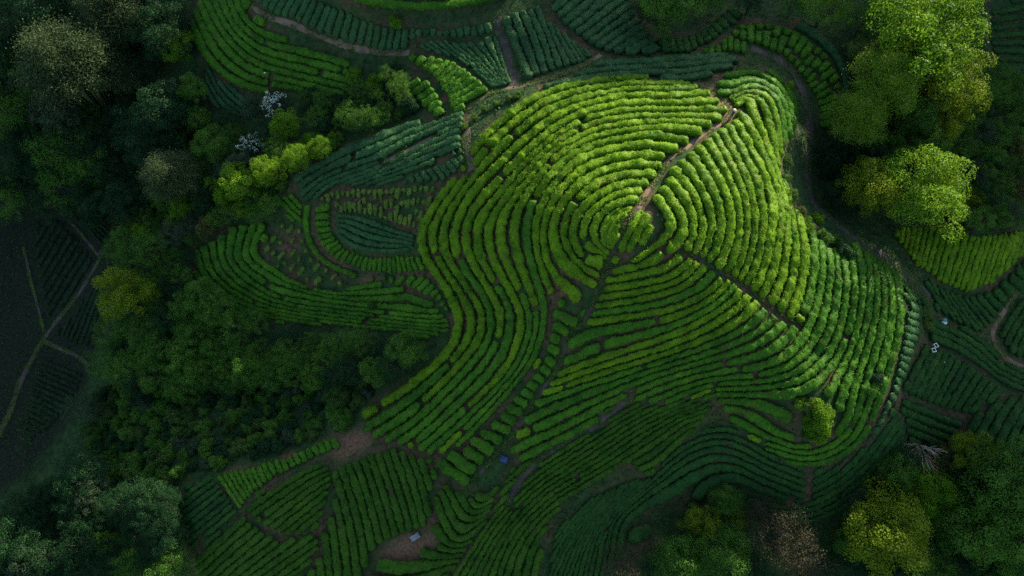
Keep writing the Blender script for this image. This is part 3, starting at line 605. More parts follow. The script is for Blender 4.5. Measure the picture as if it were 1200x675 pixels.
for nm, arr in (('tilled', tea), ('red_soil', red), ('valley_shade', valley_shade)):
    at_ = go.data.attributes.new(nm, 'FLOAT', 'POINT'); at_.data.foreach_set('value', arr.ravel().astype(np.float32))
tag(go, kind='structure')
# the land beyond the surveyed part, out to the horizon
o_ = [(GX0, GY0), (gx[-1], GY0), (gx[-1], gy[-1]), (GX0, gy[-1])]
ring = np.concatenate([np.stack([gx, np.full(GN, gy[0])], -1), np.stack([np.full(GM, gx[-1]), gy], -1), np.stack([gx[::-1], np.full(GN, gy[-1])], -1), np.stack([np.full(GM, gx[0]), gy[::-1]], -1)])
rz_ = np.concatenate([GZ[0], GZ[:, -1], GZ[-1, ::-1], GZ[::-1, 0]])
ctr = np.array([0, 15.0]); V = [np.column_stack([ring, rz_])]
for k, s in enumerate((1.2, 1.6, 2.4, 5.0)):
    q = ctr + (ring - ctr) * s; V.append(np.column_stack([q, rz_ * max(0, 1 - .3 * (k + 1)) + (vnoise(q, .02) - .5) * 14 * (k + 1)]))
nr = len(ring); i = np.arange(nr); j = (i + 1) % nr
mesh_obj('terrain', np.concatenate(V), np.concatenate([np.stack([k * nr + j, k * nr + i, (k + 1) * nr + i, (k + 1) * nr + j], -1) for k in range(4)]), None, (gm_,))['kind'] = 'structure'

# unseen ridge added up-sun, crest shaped so its shadow darkens the lower fields
uu = np.array([-140,-95,-80,-70,-61,-54,-49,-41,-35,-28,-24,-20,-12,0,6,14,20,28,40,50,60,140.]); zs = np.array([9,7,3,3,1,1,2,3,4,6,9,12,14,14,11,6,-4,-3,-2,4,10,8.])
su = np.linspace(-260, 260, 261); sv = np.linspace(-1, 1, 41); dirs = np.array([math.sin(SUN_AZ), math.cos(SUN_AZ)]); perp = np.array([math.cos(SUN_AZ), -math.sin(SUN_AZ)]); DR = 210.0
crest = np.interp(su, uu, zs) + DR * math.tan(SUN_EL) + (vnoise(np.stack([su, su * 0], -1), .25) - .5) * 2.2
SU, SV = np.meshgrid(su, sv); fall = np.clip(1 - np.abs(SV) ** 1.25, 0, 1)
ZR = -6 + (crest[None] + 6) * fall + (vnoise(np.stack([SU, SV * 60], -1), .08) - .5) * 14 * fall * (1 - fall)
XY = dirs * (DR + SV[..., None] * 95) + SU[..., None] * perp
i, k = np.meshgrid(np.arange(260), np.arange(40)); a = (k * 261 + i).ravel()
mesh_obj('added_shade_ridge', np.concatenate([XY, ZR[..., None]], -1).reshape(-1, 3), np.stack([a, a + 261, a + 262, a + 1], -1), None, (gm_,))['kind'] = 'structure'

def ribbon(name, L, half, mat):
    q = smooth_line(L, 2.5, 2); W_ = ground(q[:, 0], q[:, 1]); W_ = resample(W_, .35); T = np.gradient(W_, axis=0)[:, :2]; T /= np.linalg.norm(T, axis=1, keepdims=True) + 1e-9
    N = np.stack([-T[:, 1], T[:, 0]], -1); s = np.arange(len(W_)) * .35; K = 5
    hw = half * (.75 + .6 * vnoise(np.stack([s, s * 0 + half * 9], -1), .5)); off = (vnoise(np.stack([s, s * 0 + 31], -1), .3) - .5) * half * .8
    pts = []
    for k in range(K):
        u = -1 + 2 * k / (K - 1); xy = W_[:, :2] + N * (hw * u + off)[:, None]
        xy = xy + (RNG.random(xy.shape) - .5) * .12 * abs(u)
        pts.append(np.column_stack([xy, hgt(xy[:, 0], xy[:, 1]) + .07 - .05 * abs(u)]))
    V = np.stack(pts, 1).reshape(-1, 3); n_ = len(W_); i, k = np.meshgrid(np.arange(n_ - 1), np.arange(K - 1), indexing='ij'); a = (i * K + k).ravel()
    return tag(mesh_obj(name, V, np.stack([a, a + K, a + K + 1, a + 1], -1), None, (mat,)), kind='structure')
for n_, l, w, m in PATHS: ribbon('path', l, w, M[m])

# ------------------------------------------------------------------ tea hedges
ORD = ['first', 'second', 'third', 'fourth', 'fifth', 'sixth', 'seventh', 'eighth', 'ninth', 'tenth', 'eleventh', 'twelfth', 'thirteenth', 'fourteenth', 'fifteenth', 'sixteenth', 'seventeenth', 'eighteenth', 'nineteenth', 'twentieth']
TENS = {2: 'twenty', 3: 'thirty', 4: 'forty'}
def ordinal(i):
    if i < 20: return ORD[i]
    return TENS.get((i + 1) // 10, 'last') + ('-' + ORD[(i + 1) % 10 - 1] if (i + 1) % 10 else 'th')

PROF = np.array([[-.86, -.25], [-.97, .35], [-.95, .80], [-.60, .97], [0, 1.0], [.60, .97], [.95, .80], [.97, .35], [.86, -.25]])
def hedge_mesh(row):
    f = F[row['fi']]; L = row['px']
    Wc = ground(L[:, 0], L[:, 1], .45); Wn = ground(*(L + row['nrm'] * 4).T, .45)
    sp = np.linalg.norm((Wn - Wc)[:, :2], axis=1) / 4 * row['sp']
    half = np.clip(sp * .5 * f['fill'], .26, .66 if f['key'] in ('west', 'east', 'core', 'core2') else .95)
    q = np.column_stack([Wc[:, :2], half]); 
    k = np.ones(5) / 5
    if len(q) > 8:
        e = np.pad(q, ((2, 2), (0, 0)), mode='edge'); q = np.stack([np.convolve(e[:, c], k, 'valid') for c in range(3)], -1)
    q = resample(q, .28)
    n = len(q); 
    if n < 3: return None
    T = np.gradient(q[:, :2], axis=0); T /= np.linalg.norm(T, axis=1, keepdims=True) + 1e-9; N = np.stack([-T[:, 1], T[:, 0]], -1)
    s = np.concatenate([[0], np.cumsum(np.linalg.norm(np.diff(q[:, :2], axis=0), axis=1))]); half = q[:, 2]
    P2 = np.column_stack([q[:, :2], np.full(n, row['lev'] * 3.7)])
    half = half * (.86 + .28 * vnoise(P2, 1.0)) * (1 - f['bushy'] * .5 * (vnoise(P2, .9) > .55))
    hh = f['h'] * np.clip(half / .7, .55, 1.25) * (.85 + .3 * vnoise(P2 + 9, .8))
    d = np.minimum(s, s[-1] - s); r_ = np.minimum(.34, s[-1] * .4); cap = np.sqrt(np.clip(1 - (1 - np.clip(d / r_, 0, 1)) ** 2, .03, 1))
    N_off = (half * cap)[:, None] * PROF[None, :, 0]
    rag = np.stack([vnoise(np.column_stack([s, s * 0 + row['lev'] * 5.3 + k_ * 17]), 1.7) for k_ in (0, 1)], -1)
    N_off = N_off * np.where(PROF[None, :, 0] < 0, .74 + .48 * rag[:, :1], .74 + .48 * rag[:, 1:])
    xy = q[:, None, :2] + N[:, None] * N_off[..., None]
    zb = hgt(q[:, 0], q[:, 1]) * .6 + hgt(q[:, 0] + N[:, 0] * half, q[:, 1] + N[:, 1] * half) * .2 + hgt(q[:, 0] - N[:, 0] * half, q[:, 1] - N[:, 1] * half) * .2
    z = zb[:, None] * .5 + hgt(xy[..., 0], xy[..., 1]) * .5 + (hh * (.35 + .65 * cap))[:, None] * PROF[None, :, 1]
    V = np.concatenate([xy, z[..., None]], -1)
    V += ((np.stack([vnoise(V + 11, 3.1), vnoise(V + 27, 3.1), vnoise(V + 43, 3.1)], -1) - .5) * .30)
    K = len(PROF); i, kk = np.meshgrid(np.arange(n - 1), np.arange(K - 1), indexing='ij'); a = (i * K + kk).ravel()
    Q = np.stack([a, a + 1, a + K + 1, a + K], -1)
    caps = [[k_ for k_ in range(K)], [(n - 1) * K + k_ for k_ in range(K)]]
    T3 = [[0, k_ + 1, k_] for k_ in range(1, K - 1)] + [[(n - 1) * K, (n - 1) * K + k_, (n - 1) * K + k_ + 1] for k_ in range(1, K - 1)]
    nl = int(s[-1] * half.mean() * 2 * 75)
    u = RNG.random(nl) * (n - 1.001); w = RNG.uniform(.5, 7.5, nl); iu = u.astype(int); iw = w.astype(int); fu = (u - iu)[:, None]; fw = (w - iw)[:, None]
    C = (V[iu, iw] * (1 - fu) * (1 - fw) + V[iu + 1, iw] * fu * (1 - fw) + V[iu, iw + 1] * (1 - fu) * fw + V[iu + 1, iw + 1] * fu * fw)
    side = np.column_stack([N[iu] * ((w - 4) / 4)[:, None], np.full(nl, .75)])
    C = C + side * (RNG.random((nl, 1)) ** 2 * .22 - .01)
    Vc, Qc = cards(C, side + RNG.normal(size=(nl, 3)) * .55, RNG.uniform(.09, .21, nl), .7)
    Vb = V.reshape(-1, 3)
    return np.concatenate([Vb, Vc]), np.concatenate([Q, Qc + len(Vb)]), np.array(T3), s[-1]

built = []
for row in ROWS:
    r = hedge_mesh(row)
    if r is None: continue
    L = row['px']; vis = (L[:, 0] > 0) & (L[:, 0] < 1200) & (L[:, 1] > 0) & (L[:, 1] < 675)
    built.append((float((row['sp'] * vis).sum()), row, r))
built.sort(key=lambda b: -b[0])
single = built[:298]; rest = built[298:]
MATS = list(M)
def pos_word(c, f):
    return ('far ' if 0 else '')
lv = {}
for a_, row, r in single: lv.setdefault(row['fi'], {}).setdefault(round(row['lev'], 3), []).append(row)
for fi, d in lv.items():
    f = F[fi]; keys = sorted(d)
    for k_i, k in enumerate(keys):
        rs = d[k]
        cs = np.array([r_['px'].mean(0) for r_ in rs])
        ax = 0 if np.ptp(cs[:, 0]) >= np.ptp(cs[:, 1]) else 1
        order = np.argsort(cs[:, ax]); m_ = len(rs)
        words_ = {1: ['']}.get(m_) or (([['left piece of ', 'right piece of '], ['upper piece of ', 'lower piece of ']][ax]) if m_ == 2 else
                 [(['leftmost piece of ', 'topmost piece of '][ax] if z == 0 else ['rightmost piece of ', 'lowest piece of '][ax] if z == m_ - 1 else ordinal(z) + [' piece from left of ', ' piece from top of '][ax]) for z in range(m_)])
        for z, oi in enumerate(order):
            rs[oi]['label'] = words_[z] + ordinal(k_i) + ' hedge out from ' + f['origin']
TONE = {'fresh': 'yellow-green', 'tea': 'green', 'bluish': 'blue-green', 'deep': 'dark green', 'tea_shaded': 'green', 'valley': 'dark', 'weedy': 'patchy'}
for a_, row, (V, Q, T3, ln) in single:
    f = F[row['fi']]; c = V.mean(0); c[2] = V[:, 2].min()
    mt = f['mat']
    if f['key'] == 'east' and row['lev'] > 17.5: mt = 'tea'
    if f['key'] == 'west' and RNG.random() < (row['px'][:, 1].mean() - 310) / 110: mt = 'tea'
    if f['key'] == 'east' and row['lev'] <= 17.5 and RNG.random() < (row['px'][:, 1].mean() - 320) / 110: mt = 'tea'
    o = mesh_obj('tea_hedge', V - c, Q, T3, (M[mt],)); o.location = c
    lab = row['label'] + ', ' + f['place']
    if len(lab.split()) > 16: lab = ' '.join(w for w in lab.split() if w not in ('the',))
    tag(o, ' '.join(lab.split()[:16]), 'hedge', 'tea hedges ' + f['place'])
bym = {}
mb = MB()
mi = []
for a_, row, (V, Q, T3, ln) in rest:
    mb.add(V, Q, T3); bym.setdefault(F[row['fi']]['mat'], 0)
names = list(bym)
qi = np.concatenate([np.full(len(r[1]), names.index(F[row['fi']]['mat'])) for a_, row, r in rest]); ti = np.concatenate([np.full(len(r[2]), names.index(F[row['fi']]['mat'])) for a_, row, r in rest])
o = mesh_obj('tea_hedges', np.concatenate(mb.V), np.concatenate(mb.Q), np.concatenate(mb.T), [M[k] for k in names], None, np.concatenate([qi, ti]))
tag(o, 'many short clipped tea bushes filling the smaller beds around the hill', 'hedges', kind='stuff')
print('ROWS', len(ROWS), 'single', len(single), 'rest', len(rest))

# ------------------------------------------------------------------ tree prototypes (unit crown radius; real radius set by scale)
def crown_broad(seed, flat=.8, clumps=58, leaves=430, leaf=.042, shag=.16, spread=.76, rmin=.13, rmax=.29):
    g = np.random.default_rng(seed); C = []; N = []
    cen = []
    ph = g.random() * 6.28
    for k in range(clumps):
        zz = 1 - 1.35 * (k + .5) / clumps; a = ph + k * 2.39996 + g.normal() * .35; q = math.sqrt(max(0, 1 - zz * zz))
        v = np.array([math.cos(a) * q, math.sin(a) * q, zz]) + g.normal(size=3) * .16
        lob = .60 + .74 * vnoise(v[None] * 1.0 + seed * 3.1, 1.6)[0]
        c = v * spread * lob * (.86 + .24 * g.random()); c[2] *= flat
        cen.append((c, rmin + (rmax - rmin) * g.random() ** 1.4))
    for k in range(8):
        c = g.normal(size=3) * .25; c[2] *= flat; cen.append((c, rmax))
    for c, r in cen:
        m = int(leaves * (r / .28) ** 2); d = g.normal(size=(m, 3)); d[:, 2] += .35; d /= np.linalg.norm(d, axis=1, keepdims=True)
        rr = r * (1 - shag + 2 * shag * g.random((m, 1))); rr *= (.85 + .3 * vnoise(d * 2 + seed + c, 2.2))[:, None]
        C.append(c + d * rr * np.array([1, 1, .8])); N.append(d + g.normal(size=(m, 3)) * .42)
    C = np.concatenate(C); N = np.concatenate(N); st = RNG.bit_generator.state
    V, Q = cards(C, N, g.uniform(.6, 1.3, len(C)) * leaf, .75)
    return V, Q, cen
def crown_plume(seed, plumes=60, leaves=620, leaf=.040, out=.95):
    """Bamboo-like: arching canes that end in feathery hanging plumes."""
    g = np.random.default_rng(seed); C = []; N = []; canes = []
    for k in range(plumes):
        az = g.uniform(0, 2 * np.pi); rad = math.sqrt(g.random()) * out; top = 1.05 - .75 * rad ** 1.6 + g.uniform(-.12, .12)
        tip = np.array([math.cos(az) * rad, math.sin(az) * rad, top]); base = np.array([tip[0] * .25, tip[1] * .25, -.9])
        ctrl = np.array([tip[0] * .45, tip[1] * .45, top + .25])
        t = np.linspace(0, 1, 12)[:, None]; L = base * (1 - t) ** 2 + 2 * ctrl * t * (1 - t) + tip * t ** 2; canes.append(L)
        u = g.uniform(.5, 1, leaves)[:, None]; p = base * (1 - u) ** 2 + 2 * ctrl * u * (1 - u) + tip * u ** 2
        w = .03 + .10 * np.sin((u - .45) / .55 * np.pi * .9); q = p + g.normal(size=(leaves, 3)) * w; q[:, 2] -= .05
        C.append(q); N.append(g.normal(size=(leaves, 3)) * .7 + np.array([0, 0, .6]))
    C = np.concatenate(C); N = np.concatenate(N); V, Q = cards(C, N, g.uniform(.6, 1.3, len(C)) * leaf, .42)
    return V, Q, canes
def trunk_mesh(kind, cen, seed):
    g = np.random.default_rng(seed); mb = MB()
    if kind == 'plume':
        for L in cen: mb.add(*tube(L, np.linspace(.018, .006, len(L)), 5))
        return mb
    t = np.linspace(0, 1, 7)[:, None]; L = np.concatenate([(t * 2 - 1) * .04 * g.normal(size=2), -2.4 + t * 2.5], 1)
    mb.add(*tube(L, np.linspace(.085, .035, 7), 8))
    for c, r in cen[4:40:3]:
        s0 = L[3 + int(g.integers(0, 3))]; t = np.linspace(0, 1, 5)[:, None]; q = s0 + (c * .86 - s0) * t; q[:, 2] += np.sin(t[:, 0] * np.pi) * .06
        mb.add(*tube(q, np.linspace(.026, .008, 5), 5))
    return mb
PROTO = {}
def proto(kind, seed):
    key = (kind, seed)
    if key in PROTO: return PROTO[key]
    if kind == 'broad': V, Q, cen = crown_broad(seed); tk = 'broad'
    elif kind == 'fine': V, Q, cen = crown_broad(seed, .75, 80, 300, .036, .26, .78, .1, .24); tk = 'broad'
    elif kind == 'tall': V, Q, cen = crown_broad(seed, 1.35, 66, 420, .042, .18, .74); tk = 'broad'
    elif kind == 'shrub': V, Q, cen = crown_broad(seed, .7, 18, 170, .10, .25, .6, .2, .4); tk = 'broad'
    elif kind == 'sparse': V, Q, cen = crown_broad(seed, .8, 70, 170, .036, .4, .8); tk = 'broad'
    else: V, Q, cen = crown_plume(seed); tk = 'plume'
    PROTO[key] = (V, Q, cen, tk, trunk_mesh(tk, cen, seed), {})
    return PROTO[key]
BL = {}
def tree(px, py, r, kind, mat, label, cat='tree', group=None, name=None, h=None, blossom=None, tilt=None):
    """r: crown radius in photo pixels; the crown's middle shows at (px, py)."""
    g0 = ground(np.array([px * 1.0]), np.array([py * 1.0]), 2.0)[0]; dist = np.linalg.norm(g0 - CAM)
    R_ = r * math.tan(HFOV / 2) / 600 * dist * math.cos(TILT * .6)
    up = {'shrub': .45, 'plume': .95}.get(kind, 1.15) * R_ if h is None else h
    c = ground(np.array([px * 1.0]), np.array([py * 1.0]), up)[0]; gz = float(hgt(c[0], c[1]))
    V, Q, cen, tk, tm, cache = proto(kind, (int(px * 7 + py * 3)) % (5 if kind in ('broad', 'plume') else 3) + 3)
    root = thing(name or {'plume': 'bamboo_clump', 'shrub': 'shrub'}.get(kind, 'broadleaf_tree'), (c[0], c[1], gz), label, cat, group, random.uniform(0, 6.28))
    if 'c' not in cache:
        cache['c'] = mesh_obj('crown', V, Q, None, (M['tree_mid'],), smooth=False, link=False).data
        cache['t'] = tm.build('trunk', (M['trunkgreen'] if tk == 'plume' else M['bark'],), link=False).data
    co = bpy.data.objects.new('crown', cache['c']); COL.objects.link(co); co.parent = root
    co.material_slots[0].link = 'OBJECT'; co.material_slots[0].material = M[mat]
    to = bpy.data.objects.new('trunk', cache['t']); COL.objects.link(to); to.parent = root
    sz = random.uniform(.9, 1.1); zc = c[2] - gz
    co.scale = (R_, R_, R_ * sz); co.location.z = zc
    lowest = -.9 if tk == 'plume' else -1.6
    to.scale = (R_, R_, R_ * sz); to.location.z = zc
    if tk == 'plume': to.location.z = zc
    else: to.location.z = zc
    if blossom:
        g = np.random.default_rng(int(px)); pts = []; nn = []
        order = sorted(cen, key=lambda cr: -cr[0][2])[:blossom]
        for cc, rr in order:
            d = g.normal(size=(20, 3)); d[:, 2] = np.abs(d[:, 2]) + .2; d /= np.linalg.norm(d, axis=1, keepdims=True); pts.append(cc + d * rr * 1.12); nn.append(d + g.normal(size=(20, 3)) * .3)
        Vb, Qb = cards(np.concatenate(pts), np.concatenate(nn), g.uniform(.05, .11, sum(map(len, pts))), .9)
        b = mesh_obj('blossom', Vb, Qb, None, (M['blossom'],), root, smooth=False); b.scale = co.scale; b.location = co.location
    return root

# ------------------------------------------------------------------ the trees one can tell apart
GR = 'trees beside the ravine'
tree(1083,42,54,'broad','tree_bright','tall bright green tree crown, largest of the group at the top right', group=GR)
tree(1112,112,34,'tall','tree_yellow','yellow-green tree on the outer edge of the tall group at the top right', group=GR)
tree(1078,92,30,'sparse','tree_olive','olive brown airy tree enclosed by the bright trees at the top right', group=GR)
for x, y, r, k, m, lb in [(1060,18,26,'broad','tree_bright','bright green crown at the top edge left of the largest one'),(1106,76,30,'broad','tree_bright','bright green crown between the largest and the yellow-green tree'),(1050,58,26,'broad','tree_bright','bright green crown on the ravine side of the largest one'),(1100,150,24,'tall','tree_yellow','yellow-green tree at the lower outer edge of the tall group'),(1062,100,22,'broad','tree_mid','mid green crown wedged beside the bamboo'),(1104,12,28,'broad','tree_bright','bright green crown at the top edge right of the largest one'),(1120,60,20,'broad','tree_mid','mid green crown on the outer flank of the tall group')]:
    tree(x, y, r, k, m, lb, group=GR)
tree(1033,104,40,'plume','bamboo','feathery pale green bamboo clump left of the tallest bright tree','bamboo', group=GR)
tree(1000,148,36,'plume','bamboo','green bamboo clump leaning over the ravine edge','bamboo', group=GR)
tree(1066,132,26,'tall','tree_mid','mid green tree in shade between the bamboo and the yellow-green tree', group=GR)
tree(1080,172,24,'tall','tree_mid','dark narrow tree above the big round tree', group=GR)
tree(1020,192,28,'fine','tree_dark','dark shaded tree behind the bright round tree by the ravine', group=GR)
tree(990,188,20,'fine','tree_dark','dark bushy tree on the ravine side left of the bright round tree', group=GR)
tree(1024,222,34,'broad','tree_yellow','bright yellow-green round tree at the ravine bend', group=GR)
tree(1084,224,46,'broad','tree_bright','big round green tree above the rounded right tea hill', group=GR)
tree(1045,180,22,'broad','tree_mid','small mid green tree above the bright round tree', group=GR)
tree(1040,6,26,'broad','tree_mid','mid green tree at the top edge left of the tallest bright tree', group=GR)
tree(1012,22,22,'fine','tree_mid','bushy tree below the top edge beside the banked tea bed', group=GR)
tree(968,8,26,'fine','tree_bright','leafy green tree at the top edge above the banked tea bed', group=GR)
tree(930,4,18,'fine','tree_mid','small bushy tree at the top edge, left of the leafy green one', group=GR)
tree(1010,60,18,'fine','weed','thin pale bush on the rim of the banked bed', 'bush', group=GR, name='bush')
tree(786,0,36,'broad','tree_mid','green broadleaf tree at the top edge over the dark corner bed', group='trees at the top edge')
tree(754,12,20,'fine','tree_dark','dark tree at the top edge beside the diagonal field', group='trees at the top edge')
tree(828,-6,22,'broad','tree_mid','mid green tree at the top edge right of the broadleaf tree', group='trees at the top edge')
tree(880,2,18,'fine','tree_dark','dark bush at the top edge above the start of the banked bed', group='trees at the top edge')
RT = [(1130,140,18,'fine','tree_mid','low green tree right of the bamboo group'),(1165,112,18,'fine','tree_mid','mid green tree under the dark valley corner'),(1184,128,16,'fine','tree_mid','green tree near the right edge below the valley corner'),
(1152,160,18,'fine','tree_grey','grey-green tree in the middle of the right-hand grove'),(1188,172,16,'broad','tree_olive','pale olive crowned tree near the right edge'),(1176,192,14,'fine','tree_mid','small mid green tree beneath the pale olive tree'),
(1198,196,16,'broad','tree_mid','green tree cut by the right edge of the grove'),(1140,205,18,'fine','tree_grey','grey tree right of the big round tree'),(1118,178,17,'fine','tree_mid','green tree between bamboo group and grove'),
(1164,214,17,'fine','tree_mid','broad mid green tree low in the right-hand grove'),(1196,226,16,'fine','tree_olive','olive tree at the right edge low in the grove'),(1140,236,15,'broad','tree_yellow','small yellow-green tree at the grove foot'),
(1168,242,16,'fine','tree_mid','green tree at the grove foot above the tea hill'),(1112,206,13,'fine','tree_olive','small olive tree beside the big round tree'),(1198,150,15,'fine','tree_dark','dark tree at the right edge, upper part of the grove'),
(1142,116,16,'fine','tree_mid','green tree tucked against the yellow-green tree'),(1196,252,14,'fine','tree_mid','mid green bushy tree at the right edge above the tea hill'),(1182,104,14,'fine','tree_mid','small bushy tree on the valley corner rim'),(1120,250,14,'fine','tree_dark','dark bush squeezed under the big round tree')]
for x, y, r, k, m, lb in RT: tree(x, y, r, k, m, lb, group='trees in the right-hand grove')
GB = 'trees at the bottom right'
for x, y, r, k, m, lb in [(1138,530,24,'broad','tree_yellow','bright yellow-green tree at the top of the bottom right wood'),(1088,574,29,'broad','tree_bright','green tree just below the dead branches'),(1036,622,46,'broad','tree_yellow','large yellow-green tree at the left of the bottom right wood'),
(1176,560,40,'broad','tree_mid','large mid green tree at the right edge of the bottom right wood'),(1158,612,44,'broad','tree_mid','large round green tree low in the bottom right wood'),(1128,570,24,'fine','tree_dark','dark tree in the gap of the bottom right wood'),
(1104,612,28,'broad','tree_mid','shaded green tree right of the large yellow-green one'),(1088,655,30,'fine','tree_mid','mid green tree at the bottom edge in the wood'),(1192,650,34,'broad','tree_mid','green tree at the bottom right corner'),
(1135,662,28,'fine','tree_dark','dark tree at the bottom edge near the corner'),(1110,535,16,'fine','tree_olive','small olive tree behind the dead branches'),(1090,525,10,'shrub','tree_dark','dark shrub beside the dead branches'),
(985,660,26,'fine','tree_dark','dark tree at the bottom edge left of the yellow-green tree'),(1020,668,22,'fine','tree_dark','dark low tree under the large yellow-green tree'),(1026,574,12,'shrub','tree_mid','small shrub at the foot of the shaded bank')]:
    tree(x, y, r, k, m, lb, group=GB)
GH = 'trees in the bottom hollow'
for x, y, r, k, m, lb in [(846,642,34,'broad','tree_mid','round green tree in the middle of the bottom hollow'),(800,658,32,'broad','tree_mid','green tree at the bottom edge left of the hollow centre'),(822,612,22,'broad','tree_yellow','yellowish tree at the top of the hollow group'),
(848,586,20,'broad','tree_mid','small leafy tree at the head of the hollow'),(918,634,38,'sparse','brown_twig','brown grey half bare tree in the hollow'),(894,604,22,'sparse','brown_twig','smaller brown half bare tree above the larger one'),
(946,662,26,'sparse','brown_twig','brown half bare tree at the bottom edge'),(730,660,24,'sparse','brown_twig','dark brown bare tree at the bottom, left of the green ones'),(880,668,22,'fine','tree_dark','dark tree at the bottom edge of the hollow'),(768,668,18,'fine','tree_dark','dark bushy tree at bottom edge beside the bare one'),(862,610,16,'broad','tree_yellow','small yellowish tree right of the hollow head')]:
    tree(x, y, r, k, m, lb, group=GH)
GL = 'trees along the left ridge'
for x, y, r, k, m, lb, kw in [(92,92,52,'plume','plume_grey','large grey-green feathery tree on the left',{}),(142,24,40,'plume','plume_grey','grey-green feathery tree at the top edge left of the terraces',{}),(150,92,26,'plume','plume_grey','smaller feathery tree right of the large one',{}),
(206,55,20,'broad','tree_bright','bright green round tree at the foot of the terraces',{}),(226,106,17,'broad','tree_mid','mid green tree below the bright round one',{}),(210,152,16,'broad','tree_mid','bushy green tree left of the flowering trees',{}),
(204,102,9,'shrub','tree_mid','little white flowering shrub left of the terraces',dict(blossom=9)),(322,126,16,'broad','tree_grey','white flowering tree under the terraces',dict(blossom=20)),(298,172,15,'broad','tree_grey','white flowering tree lower down, above the bright ridge bush',dict(blossom=22)),
(298,128,16,'broad','tree_grey','grey-green tree beside the upper white flowering tree',{}),(334,150,19,'broad','tree_bright','bright green tree right of the flowering trees',{}),(284,213,24,'broad','tree_bright','bright yellow-green tree on the ridge above the spur',{}),
(316,200,20,'broad','tree_bright','green tree beside the bright ridge tree',{}),(348,186,17,'broad','tree_bright','low bright bush on the ridge by the saddle rows',{}),(374,172,15,'broad','tree_bright','low bright bush highest on the ridge',{}),(264,232,14,'broad','tree_bright','green bush below the bright ridge tree',{}),
(206,214,34,'plume','plume_grey','grey-green feathery tree left of the bright ridge tree',{}),(250,170,22,'broad','tree_mid','mid green tree in the gully left of the flowering trees',{}),(232,140,16,'broad','tree_mid','small tree above the gully',{}),
(146,346,30,'broad','tree_yellow','lone yellow-green round tree beside the dark valley',{}),(220,404,22,'broad','tree_mid','mid green tree below the flank terraces',{}),(204,275,18,'fine','tree_grey','pale grey tree on the left slope',{}),
(242,268,13,'broad','tree_olive','small olive tree on the left slope',{}),(176,292,22,'fine','tree_mid','bushy tree on the left slope above the yellow one',{}),(150,308,18,'fine','tree_mid','bushy green tree just above the lone yellow-green tree',{}),
(196,372,22,'fine','tree_dark','dark tree right of the lone yellow-green tree',{}),(20,72,22,'broad','tree_mid','green tree at the left edge near the feathery tree',{}),(20,640,28,'broad','tree_dark','dark tree at the bottom left corner',{}),(62,660,26,'broad','tree_dark','dark green tree at the bottom edge near the left corner',{}),  # both bottom left corner trees get the dark leaf as painted shade
(98,480,22,'fine','tree_grey','pale grey-green tree at the edge of the dark valley',{}),(322,366,7,'shrub','tree_bright','small bright shrub in the flank terraces',{}),(70,630,12,'shrub','tree_grey','pale shrub at the bottom left',{}),(414,90,11,'shrub','tree_bright','bright green shrub below the pale path',{}),(438,98,12,'shrub','tree_bright','mid green shrub right of the bright one under the path',{}),
(428,122,12,'shrub','tree_mid','shrub in the gully under the pale path',{}),(464,27,9,'shrub','tree_bright','green shrub on the top terrace edge',{}),(436,358,8,'shrub','tree_mid','small shrub on the bank below the spur',{}),(468,134,9,'shrub','tree_mid','small shrub left of the lower fan bed',{}),
(960,480,15,'shrub','tree_bright','bright green shrub on the round knoll in the lower rings',{}),(962,496,14,'shrub','tree_bright','bright shrub on the lower side of the knoll',{}),(948,474,9,'shrub','weed','small pale shrub on the knoll top',{})]:
    tree(x, y, r, k, m, lb, group=GL, **kw)
GN_ = 'bushes along the hill rim'
for x, y, r, k, m, lb in [(717,94,7,'shrub','tree_yellow','yellow-green upright bush, tallest on the north rim'),(740,97,6,'shrub','tree_yellow','pale upright bush in the middle of the north rim row'),(757,97,7,'shrub','tree_bright','green upright bush at the right of the north rim row'),(728,99,5,'shrub','weed','tiny pale bush between the two yellow rim bushes'),(700,98,6,'shrub','weed','ragged bush left of the tallest rim bush'),(688,100,6,'shrub','weed','ragged bush at the left end of the north rim row'),
(916,170,8,'shrub','weed','pale bush on the east rim above the others'),(922,190,9,'shrub','weed','pale bush second from the top on the east rim'),(920,210,8,'shrub','tree_mid','green bush on the east rim'),(928,228,9,'shrub','weed','pale bush on the east rim above the bright ones'),(936,250,10,'shrub','tree_olive','reddish olive bush on the east rim'),(944,266,12,'shrub','tree_bright','bright bush at the lower end of the east rim'),(958,256,9,'shrub','tree_bright','bright upright bush beside the ravine path'),(964,278,11,'shrub','tree_mid','green bush below the bright east rim bush'),(990,296,12,'shrub','tree_dark','dark bush at the head of the right flank rows'),(980,284,9,'shrub','tree_mid','green bush above the dark one on the flank'),
(1027,442,9,'shrub','tree_dark','dark round bush beside the ladder rows'),(1016,458,8,'shrub','tree_mid','green bush under the dark round bush'),(1088,382,7,'shrub','weed','weedy bush above the white sacks'),(1084,366,8,'shrub','weed','weedy bush at the top of the ladder rows')]:
    tree(x, y, r, k, m, lb, 'bush', GN_, 'bush')
for x, y, m in [(545,148,'weed'),(556,138,'weed'),(568,128,'weed'),(582,122,'tree_mid'),(596,116,'weed'),(606,112,'tree_mid')]:
    tree(x, y, 6, 'shrub', m, 'ragged pale bush in the line down the north-west hill edge', 'bush', 'ragged bushes down the north-west hill edge', 'bush')

